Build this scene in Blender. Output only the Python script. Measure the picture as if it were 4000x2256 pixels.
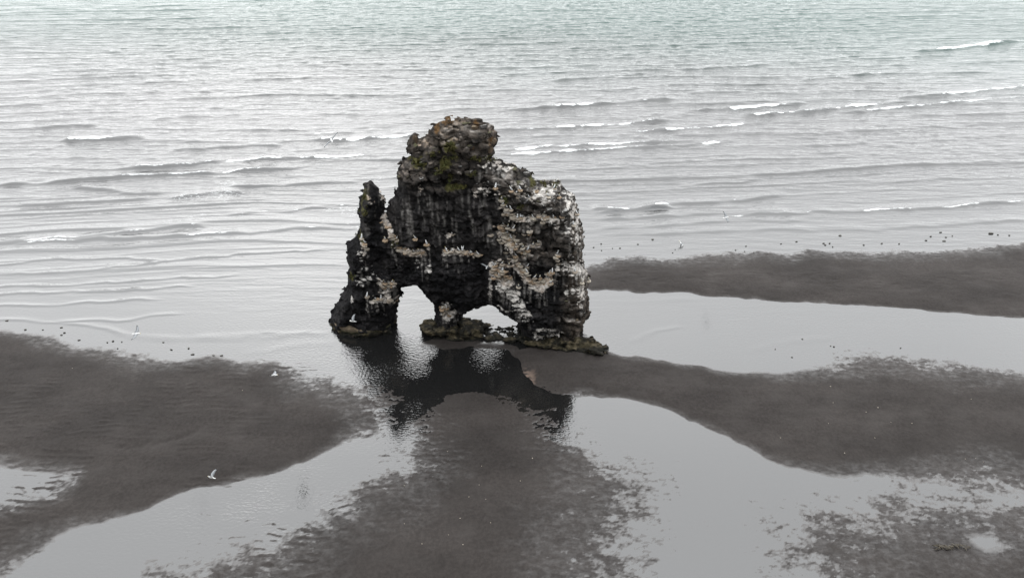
import bpy, bmesh, math, random
import numpy as np
from mathutils import Vector, Matrix
from mathutils.bvhtree import BVHTree

for o in list(bpy.data.objects):
    bpy.data.objects.remove(o)
rnd = random.Random(7)
scene = bpy.context.scene
COL = scene.collection

# ------------------------------------------------------------------ camera, sky, sun, exposure
CAM_H, PITCH, FPX = 27.0, math.radians(34.0), 2750.0     # photograph is 4000 x 2256
cam_d = bpy.data.cameras.new('camera')
cam_d.sensor_width = 36.0
cam_d.lens = FPX / 4000.0 * 36.0
cam_d.clip_start, cam_d.clip_end = 0.1, 20000.0
cam = bpy.data.objects.new('camera', cam_d)
cam.location = (0, 0, CAM_H)
cam.rotation_euler = (math.pi / 2 - PITCH, 0, 0)
COL.objects.link(cam)
scene.camera = cam

SUN_EL, SUN_AZ = math.radians(27), math.radians(-16)       # azimuth from +Y (out to sea), left negative
world = bpy.data.worlds.new('World')
scene.world = world
world.use_nodes = True
wn, wl = world.node_tree.nodes, world.node_tree.links
wn.clear()
sky = wn.new('ShaderNodeTexSky')
sky.sky_type = 'NISHITA'
sky.sun_disc = False
sky.sun_elevation = SUN_EL
sky.sun_rotation = SUN_AZ
sky.altitude = 0
sky.air_density = 1.0
sky.dust_density = 4.0
sky.ozone_density = 1.0
hs = wn.new('ShaderNodeHueSaturation')                      # grey cloud cover takes the blue out
hs.inputs['Saturation'].default_value = 0.10
mixc = wn.new('ShaderNodeMix')
mixc.data_type = 'RGBA'
mixc.inputs[0].default_value = 0.92
mixc.inputs[7].default_value = (6.9, 7.15, 7.45, 1)          # cloud deck
bg = wn.new('ShaderNodeBackground')
bg.inputs[1].default_value = 0.13
wo = wn.new('ShaderNodeOutputWorld')
wl.new(sky.outputs[0], hs.inputs['Color'])
wl.new(hs.outputs[0], mixc.inputs[6])
cln = wn.new('ShaderNodeTexNoise'); cln.inputs['Scale'].default_value = 2.6; cln.inputs['Detail'].default_value = 4
clr = wn.new('ShaderNodeMix'); clr.data_type = 'RGBA'
clr.inputs[6].default_value = (5.9, 6.15, 6.45, 1); clr.inputs[7].default_value = (8.1, 8.3, 8.5, 1)
tcc = wn.new('ShaderNodeTexCoord')
wl.new(tcc.outputs['Generated'], cln.inputs['Vector']); wl.new(cln.outputs[0], clr.inputs[0]); wl.new(clr.outputs[2], mixc.inputs[7])
# the deck thins a little towards the horizon
tcw = wn.new('ShaderNodeTexCoord'); sepw = wn.new('ShaderNodeSeparateXYZ'); mrw = wn.new('ShaderNodeMapRange')
wl.new(tcw.outputs['Generated'], sepw.inputs[0]); wl.new(sepw.outputs[2], mrw.inputs[0])
mrw.inputs[3].default_value = 0.84; mrw.inputs[4].default_value = 1.0
scl = wn.new('ShaderNodeVectorMath'); scl.operation = 'SCALE'
wl.new(mixc.outputs[2], scl.inputs[0]); wl.new(mrw.outputs[0], scl.inputs[3])
wl.new(scl.outputs[0], bg.inputs[0])
wl.new(bg.outputs[0], wo.inputs[0])

sun_d = bpy.data.lights.new('sun', 'SUN')
sun_d.energy = 1.0
sun_d.angle = math.radians(170)
sun_d.color = (1.0, 0.97, 0.93)
sun = bpy.data.objects.new('sun', sun_d)
sd_ = Vector((math.sin(SUN_AZ) * math.cos(SUN_EL), math.cos(SUN_AZ) * math.cos(SUN_EL), math.sin(SUN_EL)))
sun.rotation_euler = (-sd_).to_track_quat('-Z', 'Y').to_euler()
COL.objects.link(sun)

vs = scene.view_settings
vs.view_transform = 'Standard'
vs.look = 'None'
vs.gamma = 1.0
vs.use_curve_mapping = False
vs.exposure = 1.25
scene.render.engine = 'CYCLES'
scene.cycles.use_denoising = True
scene.cycles.max_bounces = 5

# ------------------------------------------------------------------ helpers: where a point of the place lies
CP, SP = math.cos(PITCH), math.sin(PITCH)

def ray(px, py):
    a, b = (px - 2000.0) / FPX, (1128.0 - py) / FPX
    return np.array([a, b * SP + CP, b * CP - SP])

def ground(px, py, z=0.0):
    d = ray(px, py)
    s = (z - CAM_H) / d[2]
    return d[0] * s, d[1] * s

V2P = 4000.0 / 2576.0
def gV(x, y, z=0.0):
    return ground(x * V2P, y * V2P, z)

def ymid(X):                                                # the middle of the rock wall, which runs nearly square to the view
    return 36.2 - 0.045 * (X + 10.0)

def c2w(cx, cy, voff=0.0):                                  # a point of the rock face -> X, Z on the wall
    px, py = 1250 + cx / 1.453, 430 + cy / 1.453
    d = ray(px, py)
    s = (36.2 - 0.45 + voff) / (d[1] + 0.045 * d[0])
    return d[0] * s, CAM_H + d[2] * s

# ------------------------------------------------------------------ helpers: noise
def _hash(ix, iy, iz, seed):
    with np.errstate(over='ignore'):
        h = (ix.astype(np.uint32) * np.uint32(374761393) + iy.astype(np.uint32) * np.uint32(668265263)
             + iz.astype(np.uint32) * np.uint32(2147483647) + np.uint32(seed * 974711 & 0xffffffff))
        h = (h ^ (h >> np.uint32(13))) * np.uint32(1274126177)
        h = (h ^ (h >> np.uint32(15))) * np.uint32(2246822519)
        h = h ^ (h >> np.uint32(16))
    return h.astype(np.float32) * np.float32(1.0 / 4294967296.0)

def vn3(x, y, z, seed=0):
    xi, yi, zi = np.floor(x).astype(np.int32), np.floor(y).astype(np.int32), np.floor(z).astype(np.int32)
    fx, fy, fz = x - xi, y - yi, z - zi
    fx, fy, fz = fx * fx * (3 - 2 * fx), fy * fy * (3 - 2 * fy), fz * fz * (3 - 2 * fz)
    def L(k):
        a = _hash(xi, yi, zi + k, seed); b = _hash(xi + 1, yi, zi + k, seed)
        c = _hash(xi, yi + 1, zi + k, seed); d = _hash(xi + 1, yi + 1, zi + k, seed)
        return (a + (b - a) * fx) * (1 - fy) + (c + (d - c) * fx) * fy
    l0 = L(0)
    return (l0 + (L(1) - l0) * fz) * 2 - 1

def vn2(x, y, seed=0):
    xi, yi = np.floor(x).astype(np.int32), np.floor(y).astype(np.int32)
    fx, fy = x - xi, y - yi
    fx, fy = fx * fx * (3 - 2 * fx), fy * fy * (3 - 2 * fy)
    z0 = np.zeros_like(xi)
    a = _hash(xi, yi, z0, seed); b = _hash(xi + 1, yi, z0, seed)
    c = _hash(xi, yi + 1, z0, seed); d = _hash(xi + 1, yi + 1, z0, seed)
    return ((a + (b - a) * fx) * (1 - fy) + (c + (d - c) * fx) * fy) * 2 - 1

def fbm2(x, y, seed=0, octv=4, gain=0.5):
    s, a, f = 0, 1.0, 1.0
    for i in range(octv):
        c, sn = math.cos(i * 1.1), math.sin(i * 1.1)
        s = s + a * vn2((x * c - y * sn) * f + 17.3 * i, (x * sn + y * c) * f - 9.1 * i, seed + i)
        a *= gain; f *= 2.03
    return s

def fbm3(x, y, z, seed=0, octv=3, gain=0.5):
    s, a, f = 0, 1.0, 1.0
    for i in range(octv):
        s = s + a * vn3(x * f + 5.1 * i, y * f + 3.7 * i, z * f - 8.3 * i, seed + i)
        a *= gain; f *= 2.07
    return s

def voro3(x, y, z, seed=0):
    """F1, F2, a random number of the nearest cell, and a plane tilted its own way across that cell."""
    xi, yi, zi = np.floor(x).astype(np.int32), np.floor(y).astype(np.int32), np.floor(z).astype(np.int32)
    f1 = np.full(x.shape, 9.0, np.float32); f2 = f1.copy(); idr = np.zeros(x.shape, np.float32); til = np.zeros(x.shape, np.float32)
    for dx in (-1, 0, 1):
        for dy in (-1, 0, 1):
            for dz in (-1, 0, 1):
                cx, cy, cz = xi + dx, yi + dy, zi + dz
                h = _hash(cx, cy, cz, seed)
                j2 = (h * 977.13) % 1.0; j3 = (h * 3571.7) % 1.0
                ox, oy, oz = cx + 0.12 + 0.76 * h - x, cy + 0.12 + 0.76 * j2 - y, cz + 0.12 + 0.76 * j3 - z
                d = ox * ox + oy * oy + oz * oz
                n = d < f1
                f2 = np.where(n, f1, np.minimum(f2, d))
                idr = np.where(n, (h * 131.7) % 1.0, idr)
                til = np.where(n, ox * ((h * 57.3) % 1.0 - 0.5) * 2 + oz * ((h * 211.9) % 1.0 - 0.35) * 2, til)
                f1 = np.where(n, d, f1)
    return np.sqrt(f1), np.sqrt(f2), idr, til

def sstep(a, b, x):
    t = np.clip((x - a) / (b - a), 0, 1)
    return t * t * (3 - 2 * t)

def poly_sd(x, y, pts, vals=None):
    """signed distance (inside > 0) to a polygon; also a value carried by its corners, read at the nearest edge point."""
    P = np.array(pts, float)
    n = len(P)
    best = np.full(x.shape, 1e9); soft = np.zeros(x.shape); val = np.zeros(x.shape); wsum = np.zeros(x.shape)
    inside = np.zeros(x.shape, bool)
    for i in range(n):
        ax, ay = P[i]; bx, by = P[(i + 1) % n]
        ex, ey = bx - ax, by - ay
        t = np.clip(((x - ax) * ex + (y - ay) * ey) / (ex * ex + ey * ey + 1e-12), 0, 1)
        d = (x - ax - t * ex) ** 2 + (y - ay - t * ey) ** 2
        m = d < best
        best = np.where(m, d, best)
        if vals is not None:
            w = 1.0 / (d + 0.25) ** 2.5
            soft += (d + 1e-6) ** -2.5
            val += w * (vals[i] * (1 - t) + vals[(i + 1) % n] * t); wsum += w
        if ay != by:
            inside ^= ((ay > y) != (by > y)) & (x < ex * (y - ay) / (by - ay + 1e-15) + ax)
    s = np.sqrt(best)
    if vals is not None:
        val = val / wsum
        s = np.minimum(s, 1.10 * soft ** -0.2)                      # rounds the crest where two edges are equally near
    return np.where(inside, s, -s), val

def line_d(x, y, pts):
    """distance to a polyline, and how far along it (0..1)."""
    best = np.full(x.shape, 1e9); par = np.zeros(x.shape); sgn = np.zeros(x.shape)
    L = [0.0]
    for (ax, ay), (bx, by) in zip(pts[:-1], pts[1:]):
        L.append(L[-1] + math.hypot(bx - ax, by - ay))
    for i, ((ax, ay), (bx, by)) in enumerate(zip(pts[:-1], pts[1:])):
        ex, ey = bx - ax, by - ay
        t = np.clip(((x - ax) * ex + (y - ay) * ey) / (ex * ex + ey * ey + 1e-12), 0, 1)
        d = (x - ax - t * ex) ** 2 + (y - ay - t * ey) ** 2
        m = d < best
        best = np.where(m, d, best)
        par = np.where(m, (L[i] + t * (L[i + 1] - L[i])) / L[-1], par)
        sgn = np.where(m, ex * (y - ay) - ey * (x - ax), sgn)
    return np.sqrt(best), par, np.sign(sgn)

# ------------------------------------------------------------------ helpers: meshes and objects
def mesh_np(name, verts, faces, smooth=True):
    me = bpy.data.meshes.new(name)
    nf, k = faces.shape
    me.vertices.add(len(verts))
    me.vertices.foreach_set('co', np.ascontiguousarray(verts, np.float32).ravel())
    me.loops.add(nf * k)
    me.loops.foreach_set('vertex_index', np.ascontiguousarray(faces, np.int32).ravel())
    me.polygons.add(nf)
    me.polygons.foreach_set('loop_start', np.arange(0, nf * k, k, dtype=np.int32))
    me.update(calc_edges=True)
    me.polygons.foreach_set('use_smooth', np.full(nf, smooth))
    return me

def fattr(me, name, val):
    a = me.attributes.new(name, 'FLOAT', 'POINT')
    a.data.foreach_set('value', np.ascontiguousarray(val, np.float32).ravel())

def cattr(me, name, rgb):
    a = me.attributes.new(name, 'FLOAT_COLOR', 'POINT')
    a.data.foreach_set('color', np.concatenate([rgb, np.ones((len(rgb), 1))], 1).astype(np.float32).ravel())

def obj(name, me, mat=None, parent=None, **props):
    o = bpy.data.objects.new(name, me)
    COL.objects.link(o)
    if mat is not None and me is not None:
        for m in (mat if isinstance(mat, (list, tuple)) else [mat]):
            me.materials.append(m)
    if parent is not None:
        o.parent = parent
    for k, v in props.items():
        o[k] = v
    return o

def grid_faces(nx, ny):
    i = np.arange(nx * ny).reshape(ny, nx)
    return np.stack([i[:-1, :-1], i[:-1, 1:], i[1:, 1:], i[1:, :-1]], -1).reshape(-1, 4)

def surface_nets(F, org, h):
    nx, ny, nz = F.shape
    S = F < 0
    c = S[:-1, :-1, :-1].astype(np.int8)
    for dx, dy, dz in ((1,0,0),(0,1,0),(0,0,1),(1,1,0),(1,0,1),(0,1,1),(1,1,1)):
        c = c + S[dx:nx-1+dx, dy:ny-1+dy, dz:nz-1+dz]
    act = (c > 0) & (c < 8)
    I, J, K = np.nonzero(act)
    idx = np.full(act.shape, -1, np.int32)
    idx[I, J, K] = np.arange(len(I))
    acc = np.zeros((len(I), 3)); cnt = np.zeros(len(I))
    corners = [(a, b, d) for a in (0, 1) for b in (0, 1) for d in (0, 1)]
    for a in corners:
        for ax in range(3):
            if a[ax] == 0:
                b = list(a); b[ax] = 1
                fa = F[I + a[0], J + a[1], K + a[2]]; fb = F[I + b[0], J + b[1], K + b[2]]
                m = (fa < 0) != (fb < 0)
                t = np.where(m, fa / np.where(m, fa - fb, 1), 0)
                p = np.tile(np.array(a, float), (len(I), 1)); p[:, ax] = t
                acc += p * m[:, None]; cnt += m
    V = (np.stack([I, J, K], 1) + acc / cnt[:, None]) * h + np.array(org)
    Q = []
    for ax in range(3):
        sl0 = [slice(None)] * 3; sl1 = [slice(None)] * 3
        sl0[ax] = slice(0, -1); sl1[ax] = slice(1, None)
        A, B = S[tuple(sl0)], S[tuple(sl1)]
        X, Y, Z = np.nonzero(A != B)
        u, v = (ax + 1) % 3, (ax + 2) % 3
        P = np.stack([X, Y, Z], 1)
        ok = (P[:, u] > 0) & (P[:, v] > 0) & (P[:, u] < F.shape[u] - 1) & (P[:, v] < F.shape[v] - 1)
        P = P[ok]
        flip = A[P[:, 0], P[:, 1], P[:, 2]]
        q = []
        for du, dv in ((-1, -1), (0, -1), (0, 0), (-1, 0)):
            c_ = P.copy(); c_[:, u] += du; c_[:, v] += dv
            q.append(idx[c_[:, 0], c_[:, 1], c_[:, 2]])
        q = np.stack(q, 1)
        q = np.where(flip[:, None], q, q[:, ::-1])
        Q.append(q)
    return V, np.concatenate(Q)

def keep_large(V, Q, least=600):
    """drops crumbs that hang free of the body"""
    lab = np.arange(len(V))
    while True:
        m = lab[Q].min(1)
        new = lab.copy()
        np.minimum.at(new, Q.ravel(), np.repeat(m, 4))
        new = new[new]; new = new[new]
        if (new == lab).all(): break
        lab = new
    cnt = np.bincount(lab, minlength=len(V))
    ok = cnt[lab] >= least
    idx = np.cumsum(ok) - 1
    return V[ok], idx[Q[ok[Q[:, 0]]]]

def vnormals(me):
    n = np.empty(len(me.vertices) * 3, np.float32)
    me.vertices.foreach_get('normal', n)
    return n.reshape(-1, 3)

# ------------------------------------------------------------------ helpers: materials
class N:
    """small wrapper to wire node trees"""
    def __init__(s, name):
        s.m = bpy.data.materials.new(name); s.m.use_nodes = True
        s.t = s.m.node_tree; s.b = s.t.nodes['Principled BSDF']
    def n(s, t, **kw):
        x = s.t.nodes.new(t)
        for k, v in kw.items(): setattr(x, k, v)
        return x
    def l(s, a, b): s.t.links.new(a, b)
    def attr(s, name): return s.n('ShaderNodeAttribute', attribute_name=name)
    def pos(s): return s.n('ShaderNodeNewGeometry')
    def mapping(s, scale, src=None):
        mp = s.n('ShaderNodeMapping')
        mp.inputs['Scale'].default_value = scale
        s.l(src or s.pos().outputs['Position'], mp.inputs[0])
        return mp.outputs[0]
    def noise(s, scale, detail=3, rough=0.5, vec=None):
        x = s.n('ShaderNodeTexNoise')
        x.inputs['Scale'].default_value = scale; x.inputs['Detail'].default_value = detail
        x.inputs['Roughness'].default_value = rough
        s.l(vec or s.pos().outputs['Position'], x.inputs['Vector'])
        return x.outputs[0]
    def ramp(s, src, stops):
        r = s.n('ShaderNodeMapRange')
        (a, va), (b, vb) = stops
        for k, v in zip((1, 2, 3, 4), (a, b, va, vb)): r.inputs[k].default_value = v
        r.interpolation_type = 'SMOOTHSTEP'
        s.l(src, r.inputs[0])
        return r.outputs[0]
    def mix(s, f, a, b):
        x = s.n('ShaderNodeMix', data_type='RGBA')
        for i, v in ((0, f), (6, a), (7, b)):
            if isinstance(v, (int, float)): x.inputs[i].default_value = v
            elif isinstance(v, tuple): x.inputs[i].default_value = (*v, 1)
            else: s.l(v, x.inputs[i])
        return x.outputs[2]
    def math(s, op, a, b=0.0, c=None):
        x = s.n('ShaderNodeMath', operation=op)
        for i, v in enumerate((a, b) if c is None else (a, b, c)):
            if isinstance(v, (int, float)): x.inputs[i].default_value = v
            else: s.l(v, x.inputs[i])
        return x.outputs[0]
    def bump(s, h, strength, dist, normal=None):
        x = s.n('ShaderNodeBump')
        x.inputs['Strength'].default_value = strength; x.inputs['Distance'].default_value = dist
        s.l(h, x.inputs['Height'])
        if normal is not None: s.l(normal, x.inputs['Normal'])
        return x.outputs[0]
    def set(s, key, v):
        if isinstance(v, (int, float)): s.b.inputs[key].default_value = v
        elif isinstance(v, tuple): s.b.inputs[key].default_value = (*v, 1)
        else: s.l(v, s.b.inputs[key])

def mat_simple(name, col, rough=0.8, var=0.25, scale=9.0, spec=0.3):
    k = N(name)
    nz = k.noise(scale, 3)
    k.set('Base Color', k.mix(k.ramp(nz, ((0.3, 0.0), (0.7, 1.0))), tuple(c * (1 - var) for c in col), tuple(c * (1 + var) for c in col)))
    k.set('Roughness', rough)
    k.b.inputs['Specular IOR Level'].default_value = spec
    return k.m

def mat_sand():
    k = N('black_sand')
    p = k.pos()
    sep = k.n('ShaderNodeSeparateXYZ'); k.l(p.outputs['Position'], sep.inputs[0])
    z = sep.outputs[2]
    n1 = k.noise(0.6, 4, 0.6); n2 = k.noise(7.0, 4, 0.65); n3 = k.noise(38.0, 2)
    big = k.noise(1.0, 5, 0.6, k.mapping((0.16, 0.34, 1.0)))
    col = k.mix(k.ramp(n2, ((0.3, 0.0), (0.72, 1.0))), (0.0245, 0.0212, 0.0196), (0.037, 0.0322, 0.0298))
    col = k.mix(k.math('MULTIPLY', k.ramp(n1, ((0.4, 0.0), (0.75, 1.0))), 0.5), col, (0.044, 0.0395, 0.0370))
    grit = k.ramp(n3, ((0.68, 0.0), (0.80, 1.0)))
    col = k.mix(k.math('MULTIPLY', grit, 0.35), col, (0.13, 0.125, 0.12))
    tone = k.ramp(big, ((0.3, 0.80), (0.7, 1.22)))
    tmul = k.n('ShaderNodeVectorMath', operation='SCALE')
    k.l(col, tmul.inputs[0]); k.l(tone, tmul.inputs[3])
    col = tmul.outputs[0]
    scum = k.attr('scum').outputs['Fac']
    col = k.mix(scum, col, (0.20, 0.145, 0.115))
    zz = k.math('ADD', z, k.math('MULTIPLY', k.math('SUBTRACT', n1, 0.5), 0.05))
    wet = k.ramp(zz, ((0.0, 1.0), (0.055, 0.0)))
    n4 = k.noise(1.0, 4, 0.65, k.mapping((2.2, 3.6, 1.0)))
    film = k.math('MULTIPLY', wet, k.ramp(n4, ((0.38, 0.25), (0.68, 1.0))))
    sheen = k.math('MULTIPLY', k.ramp(z, ((0.001, 1.0), (0.015, 0.0))), 0.95)
    k.set('Base Color', col)
    k.set('Roughness', k.math('SUBTRACT', 0.72, k.math('MULTIPLY', film, 0.42)))
    k.b.inputs['Specular IOR Level'].default_value = 0.10
    k.set('Coat Weight', k.math('MAXIMUM', k.math('MULTIPLY', film, 0.42), sheen))
    k.set('Coat Roughness', 0.20)
    k.b.inputs['Coat IOR'].default_value = 1.8
    # sand ripples and grain: fine relief only
    b1 = k.bump(n2, 0.35, 0.02)
    b2 = k.bump(n3, 0.6, 0.012, b1)
    k.set('Normal', b2)
    return k.m

def mat_water():
    k = N('sea_water')
    deep = k.attr('deep').outputs['Fac']
    chop = k.attr('chop').outputs['Fac']
    foam = k.attr('foam').outputs['Fac']
    body = k.mix(deep, (0.009, 0.009, 0.009), (0.030, 0.062, 0.054))
    fn = k.noise(1.0, 4, 0.7, k.mapping((3.0, 6.0, 3.0)))
    fm = k.ramp(k.math('ADD', foam, k.math('MULTIPLY', k.math('SUBTRACT', fn, 0.5), 0.9)), ((0.36, 0.0), (0.72, 1.0)))
    k.set('Base Color', k.mix(fm, body, (0.80, 0.82, 0.82)))
    k.set('Roughness', k.math('ADD', 0.05, k.math('MULTIPLY', fm, 0.6)))
    k.set('IOR', k.attr('ior').outputs['Fac'])
    # wind chop, stretched along the crests
    va = k.mapping((0.30, 1.9, 1.0))
    na = k.noise(1.0, 4, 0.55, va)
    vb = k.mapping((1.7, 6.0, 1.0))
    nb = k.noise(1.0, 3, 0.55, vb)
    x1 = k.n('ShaderNodeBump'); x1.inputs['Distance'].default_value = 0.22
    k.l(na, x1.inputs['Height']); k.l(chop, x1.inputs['Strength'])
    x2 = k.n('ShaderNodeBump'); x2.inputs['Distance'].default_value = 0.045
    k.l(nb, x2.inputs['Height']); k.l(chop, x2.inputs['Strength']); k.l(x1.outputs[0], x2.inputs['Normal'])
    # wind-ruffled ripples on the pools
    rp = k.attr('ripple').outputs['Fac']
    vc = k.mapping((5.0, 9.0, 1.0)); nc = k.noise(1.0, 2, 0.5, vc)
    x3 = k.n('ShaderNodeBump'); x3.inputs['Distance'].default_value = 0.036
    k.l(nc, x3.inputs['Height']); k.l(rp, x3.inputs['Strength']); k.l(x2.outputs[0], x3.inputs['Normal'])
    k.set('Normal', x3.outputs[0])
    return k.m

def mat_rock():
    k = N('basalt')
    c = k.attr('col').outputs['Color']
    n1 = k.noise(7.0, 4, 0.6); n2 = k.noise(26.0, 3, 0.6)
    f = k.ramp(n1, ((0.25, 0.62), (0.75, 1.38)))
    f2 = k.ramp(n2, ((0.25, 0.75), (0.75, 1.25)))
    mul = k.n('ShaderNodeMix', data_type='RGBA', blend_type='MULTIPLY')
    mul.inputs[0].default_value = 1.0
    comb = k.n('ShaderNodeCombineXYZ')
    ff = k.math('MULTIPLY', f, f2)
    for i in range(3): k.l(ff, comb.inputs[i])
    k.l(c, mul.inputs[6]); k.l(comb.outputs[0], mul.inputs[7])
    k.set('Base Color', mul.outputs[2])
    k.set('Roughness', 0.82)
    k.b.inputs['Specular IOR Level'].default_value = 0.10
    k.set('Normal', k.bump(n2, 0.5, 0.03, k.bump(n1, 0.6, 0.09)))
    return k.m

def mat_block(name, base, top, amount):
    """loose basalt: bird lime lies on the faces that look up"""
    k = N(name)
    g = k.pos()
    sep = k.n('ShaderNodeSeparateXYZ'); k.l(g.outputs['Normal'], sep.inputs[0])
    n1 = k.noise(5.0, 4, 0.6); n2 = k.noise(24.0, 3)
    up = k.math('ADD', sep.outputs[2], k.math('MULTIPLY', k.math('SUBTRACT', n1, 0.5), 1.6))
    m = k.math('MULTIPLY', k.ramp(up, ((0.45, 0.0), (0.85, 1.0))), amount)
    col = k.mix(k.ramp(n2, ((0.3, 0.0), (0.7, 1.0))), tuple(c * 0.7 for c in base), tuple(c * 1.35 for c in base))
    k.set('Base Color', k.mix(m, col, top))
    k.set('Roughness', 0.85)
    k.b.inputs['Specular IOR Level'].default_value = 0.10
    k.set('Normal', k.bump(n2, 0.5, 0.03, k.bump(n1, 0.5, 0.07)))
    return k.m

M_SAND, M_WATER, M_ROCK = mat_sand(), mat_water(), mat_rock()

# ------------------------------------------------------------------ the ground: black sand, flooded where it lies low
# banks traced on the shore: (x, y, slope at that stretch of the edge), in the photograph's 2576-wide grid, laid on the ground
BANKS = [
    # left bank
    [(-900,760,.06),(-300,800,.06),(0,828,.05),(60,838,.05),(130,850,.04),(200,872,.04),(290,880,.03),(370,895,.03),(450,905,.04),(540,903,.04),
     (620,902,.04),(690,905,.04),(740,935,.03),(790,955,.025),(850,965,.02),(905,978,.02),(960,992,.012),(1010,1003,.012),(1040,1020,.01),(1010,1062,.01),
     (960,1085,.012),(920,1097,.02),(870,1118,.04),(830,1142,.09),(780,1165,.13),(720,1186,.13),(640,1202,.13),(560,1216,.13),(500,1231,.13),
     (430,1249,.12),(350,1276,.10),(270,1306,.07),(190,1341,.05),(120,1376,.03),(60,1406,.025),(0,1440,.025),(-300,1560,.03),(-900,1700,.04)],
    # middle bank, low and wet
    [(1075,1022,.02),(1110,1002,.03),(1160,990,.04),(1215,990,.04),(1270,1008,.03),(1330,1028,.02),(1390,1058,.015),(1440,1090,.02),(1470,1118,.02),
     (1500,1150,.015),(1560,1180,.012),(1620,1207,.01),(1650,1225,.008),(1610,1242,.014),(1580,1258,.010),(1610,1290,.009),(1590,1320,.009),(1620,1360,.008),
     (1600,1410,.008),(1550,1460,.008),(1500,1900,.01),(300,1900,.01),(400,1460,.012),(490,1422,.012),(590,1390,.013),(685,1362,.014),(765,1330,.016),
     (800,1312,.02),(858,1275,.02),(842,1250,.02),(900,1212,.02),(940,1190,.015),(1000,1165,.012),(1030,1130,.012),(1055,1100,.01),(1070,1060,.015)],
    # right bank running out from the foot of the rock
    [(1262,884,.15),(1400,880,.15),(1530,880,.10),(1600,891,.10),(1700,913,.09),(1800,931,.09),(1880,939,.06),(1950,935,.05),(2030,926,.04),(2100,908,.02),
     (2170,893,.02),(2260,893,.02),(2340,902,.02),(2400,908,.02),(2480,922,.025),(2576,938,.03),(3500,1000,.04),(3500,1560,.03),(2700,1330,.008),(2576,1275,.008),
     (2480,1232,.012),(2400,1224,.02),(2290,1214,.03),(2200,1205,.04),(2130,1195,.05),(2060,1185,.06),(1990,1170,.07),(1930,1150,.08),(1880,1130,.09),
     (1830,1104,.10),(1780,1080,.11),(1720,1055,.12),(1640,1030,.13),(1560,1010,.14),(1480,996,.14),(1420,998,.12),(1370,989,.08),(1340,968,.08),(1322,948,.1),(1300,915,.12)],
    # far bar, right
    [(1435,690,.05),(1480,662,.03),(1530,650,.03),(1600,646,.03),(1700,650,.03),(1760,641,.03),(1830,640,.03),(1900,633,.03),(1960,639,.03),(2050,631,.03),
     (2130,629,.03),(2200,633,.03),(2280,629,.03),(2360,626,.03),(2420,629,.03),(2480,620,.03),(2540,609,.03),(2576,605,.04),(3600,560,.05),(3600,880,.2),
     (2576,796,.2),(2480,790,.2),(2350,782,.2),(2200,772,.2),(2050,762,.2),(1900,750,.2),(1750,742,.2),(1600,735,.2),(1480,732,.18),(1440,715,.1)],
    # broken bank, bottom right
    [(1975,1335,.008),(2080,1288,.008),(2200,1254,.008),(2330,1238,.009),(2450,1245,.01),(2576,1255,.01),(3500,1500,.02),(3500,2000,.02),(2050,2000,.02),(2100,1460,.010),(1980,1400,.009)],
    [(2290,1430,.012),(2340,1408,.018),(2420,1400,.04),(2500,1407,.04),(2640,1430,.03),(3300,1600,.05),(2500,1900,.05),(2250,1500,.03)],
    # little bars at the rock's feet
    [(868,836,.05),(890,829,.06),(925,829,.06),(948,838,.05),(940,847,.06),(908,851,.06),(880,846,.06)],
    [(1062,864,.04),(1090,853,.05),(1140,851,.06),(1200,862,.06),(1290,872,.08),(1300,884,.08),(1240,884,.05),(1180,874,.05),(1120,876,.04)],
]
HOLES = [
    [(-500,1140,.04),(0,1160,.06),(60,1172,.06),(128,1181,.05),(150,1197,.02),(128,1217,.015),(70,1237,.015),(0,1258,.02),(-500,1330,.03)],
    [(2418,1356,.03),(2450,1352,.04),(2500,1362,.03),(2512,1378,.03),(2480,1388,.05),(2440,1372,.06)],
    [(925,1120,.01),(955,1062,.012),(985,1022,.014),(1000,985,.03),(1080,985,.03),(1070,1045,.014),(1060,1085,.01),(1015,1110,.01),(960,1130,.01)],
    [(1200,975,.03),(1300,972,.03),(1400,1002,.02),(1482,1008,.02),(1482,1118,.02),(1445,1100,.012),(1400,1066,.012),(1335,1034,.012),(1260,1008,.02)],
    [(1175,890,.06),(1240,893,.08),(1290,905,.08),(1310,935,.08),(1335,960,.05),(1300,975,.03),(1230,975,.02),(1120,965,.03),(1100,905,.05)],
]

def conv(poly):
    return [gV(a, b) for a, b, c in poly], [c for a, b, c in poly]

BANKW, HOLEW = [conv(p) for p in BANKS], [conv(p) for p in HOLES]

def sand_base(x, y):
    wx = x + 0.45 * fbm2(x * 0.45, y * 0.45, 11, 3)
    wy = y + 0.30 * fbm2(x * 0.45, y * 0.45, 21, 3)
    h = np.full(x.shape, -9.0); hk = np.full(x.shape, 0.05)
    for P, K in BANKW:
        P_ = np.array(P)
        m = (wx > P_[:, 0].min() - 14) & (wx < P_[:, 0].max() + 14) & (wy > P_[:, 1].min() - 14) & (wy < P_[:, 1].max() + 14)
        if m.any():
            s, kk = poly_sd(wx[m], wy[m], P, K)
            hk[m] = np.where(s * kk > h[m], kk, hk[m]); h[m] = np.maximum(h[m], s * kk)
    for P, K in HOLEW:
        P_ = np.array(P)
        m = (wx > P_[:, 0].min() - 4) & (wx < P_[:, 0].max() + 4) & (wy > P_[:, 1].min() - 4) & (wy < P_[:, 1].max() + 4)
        if m.any():
            s, kk = poly_sd(wx[m], wy[m], P, K)
            up_ = -s * kk + 0.05 * np.maximum(0, -s - 0.5) ** 2
            hk[m] = np.where(up_ < h[m], kk, hk[m]); h[m] = np.minimum(h[m], up_)
    h = np.where(h > 0, 0.13 * np.tanh(h / 0.13), 0.6 * np.tanh(h / 0.6))
    return h, hk

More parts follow.
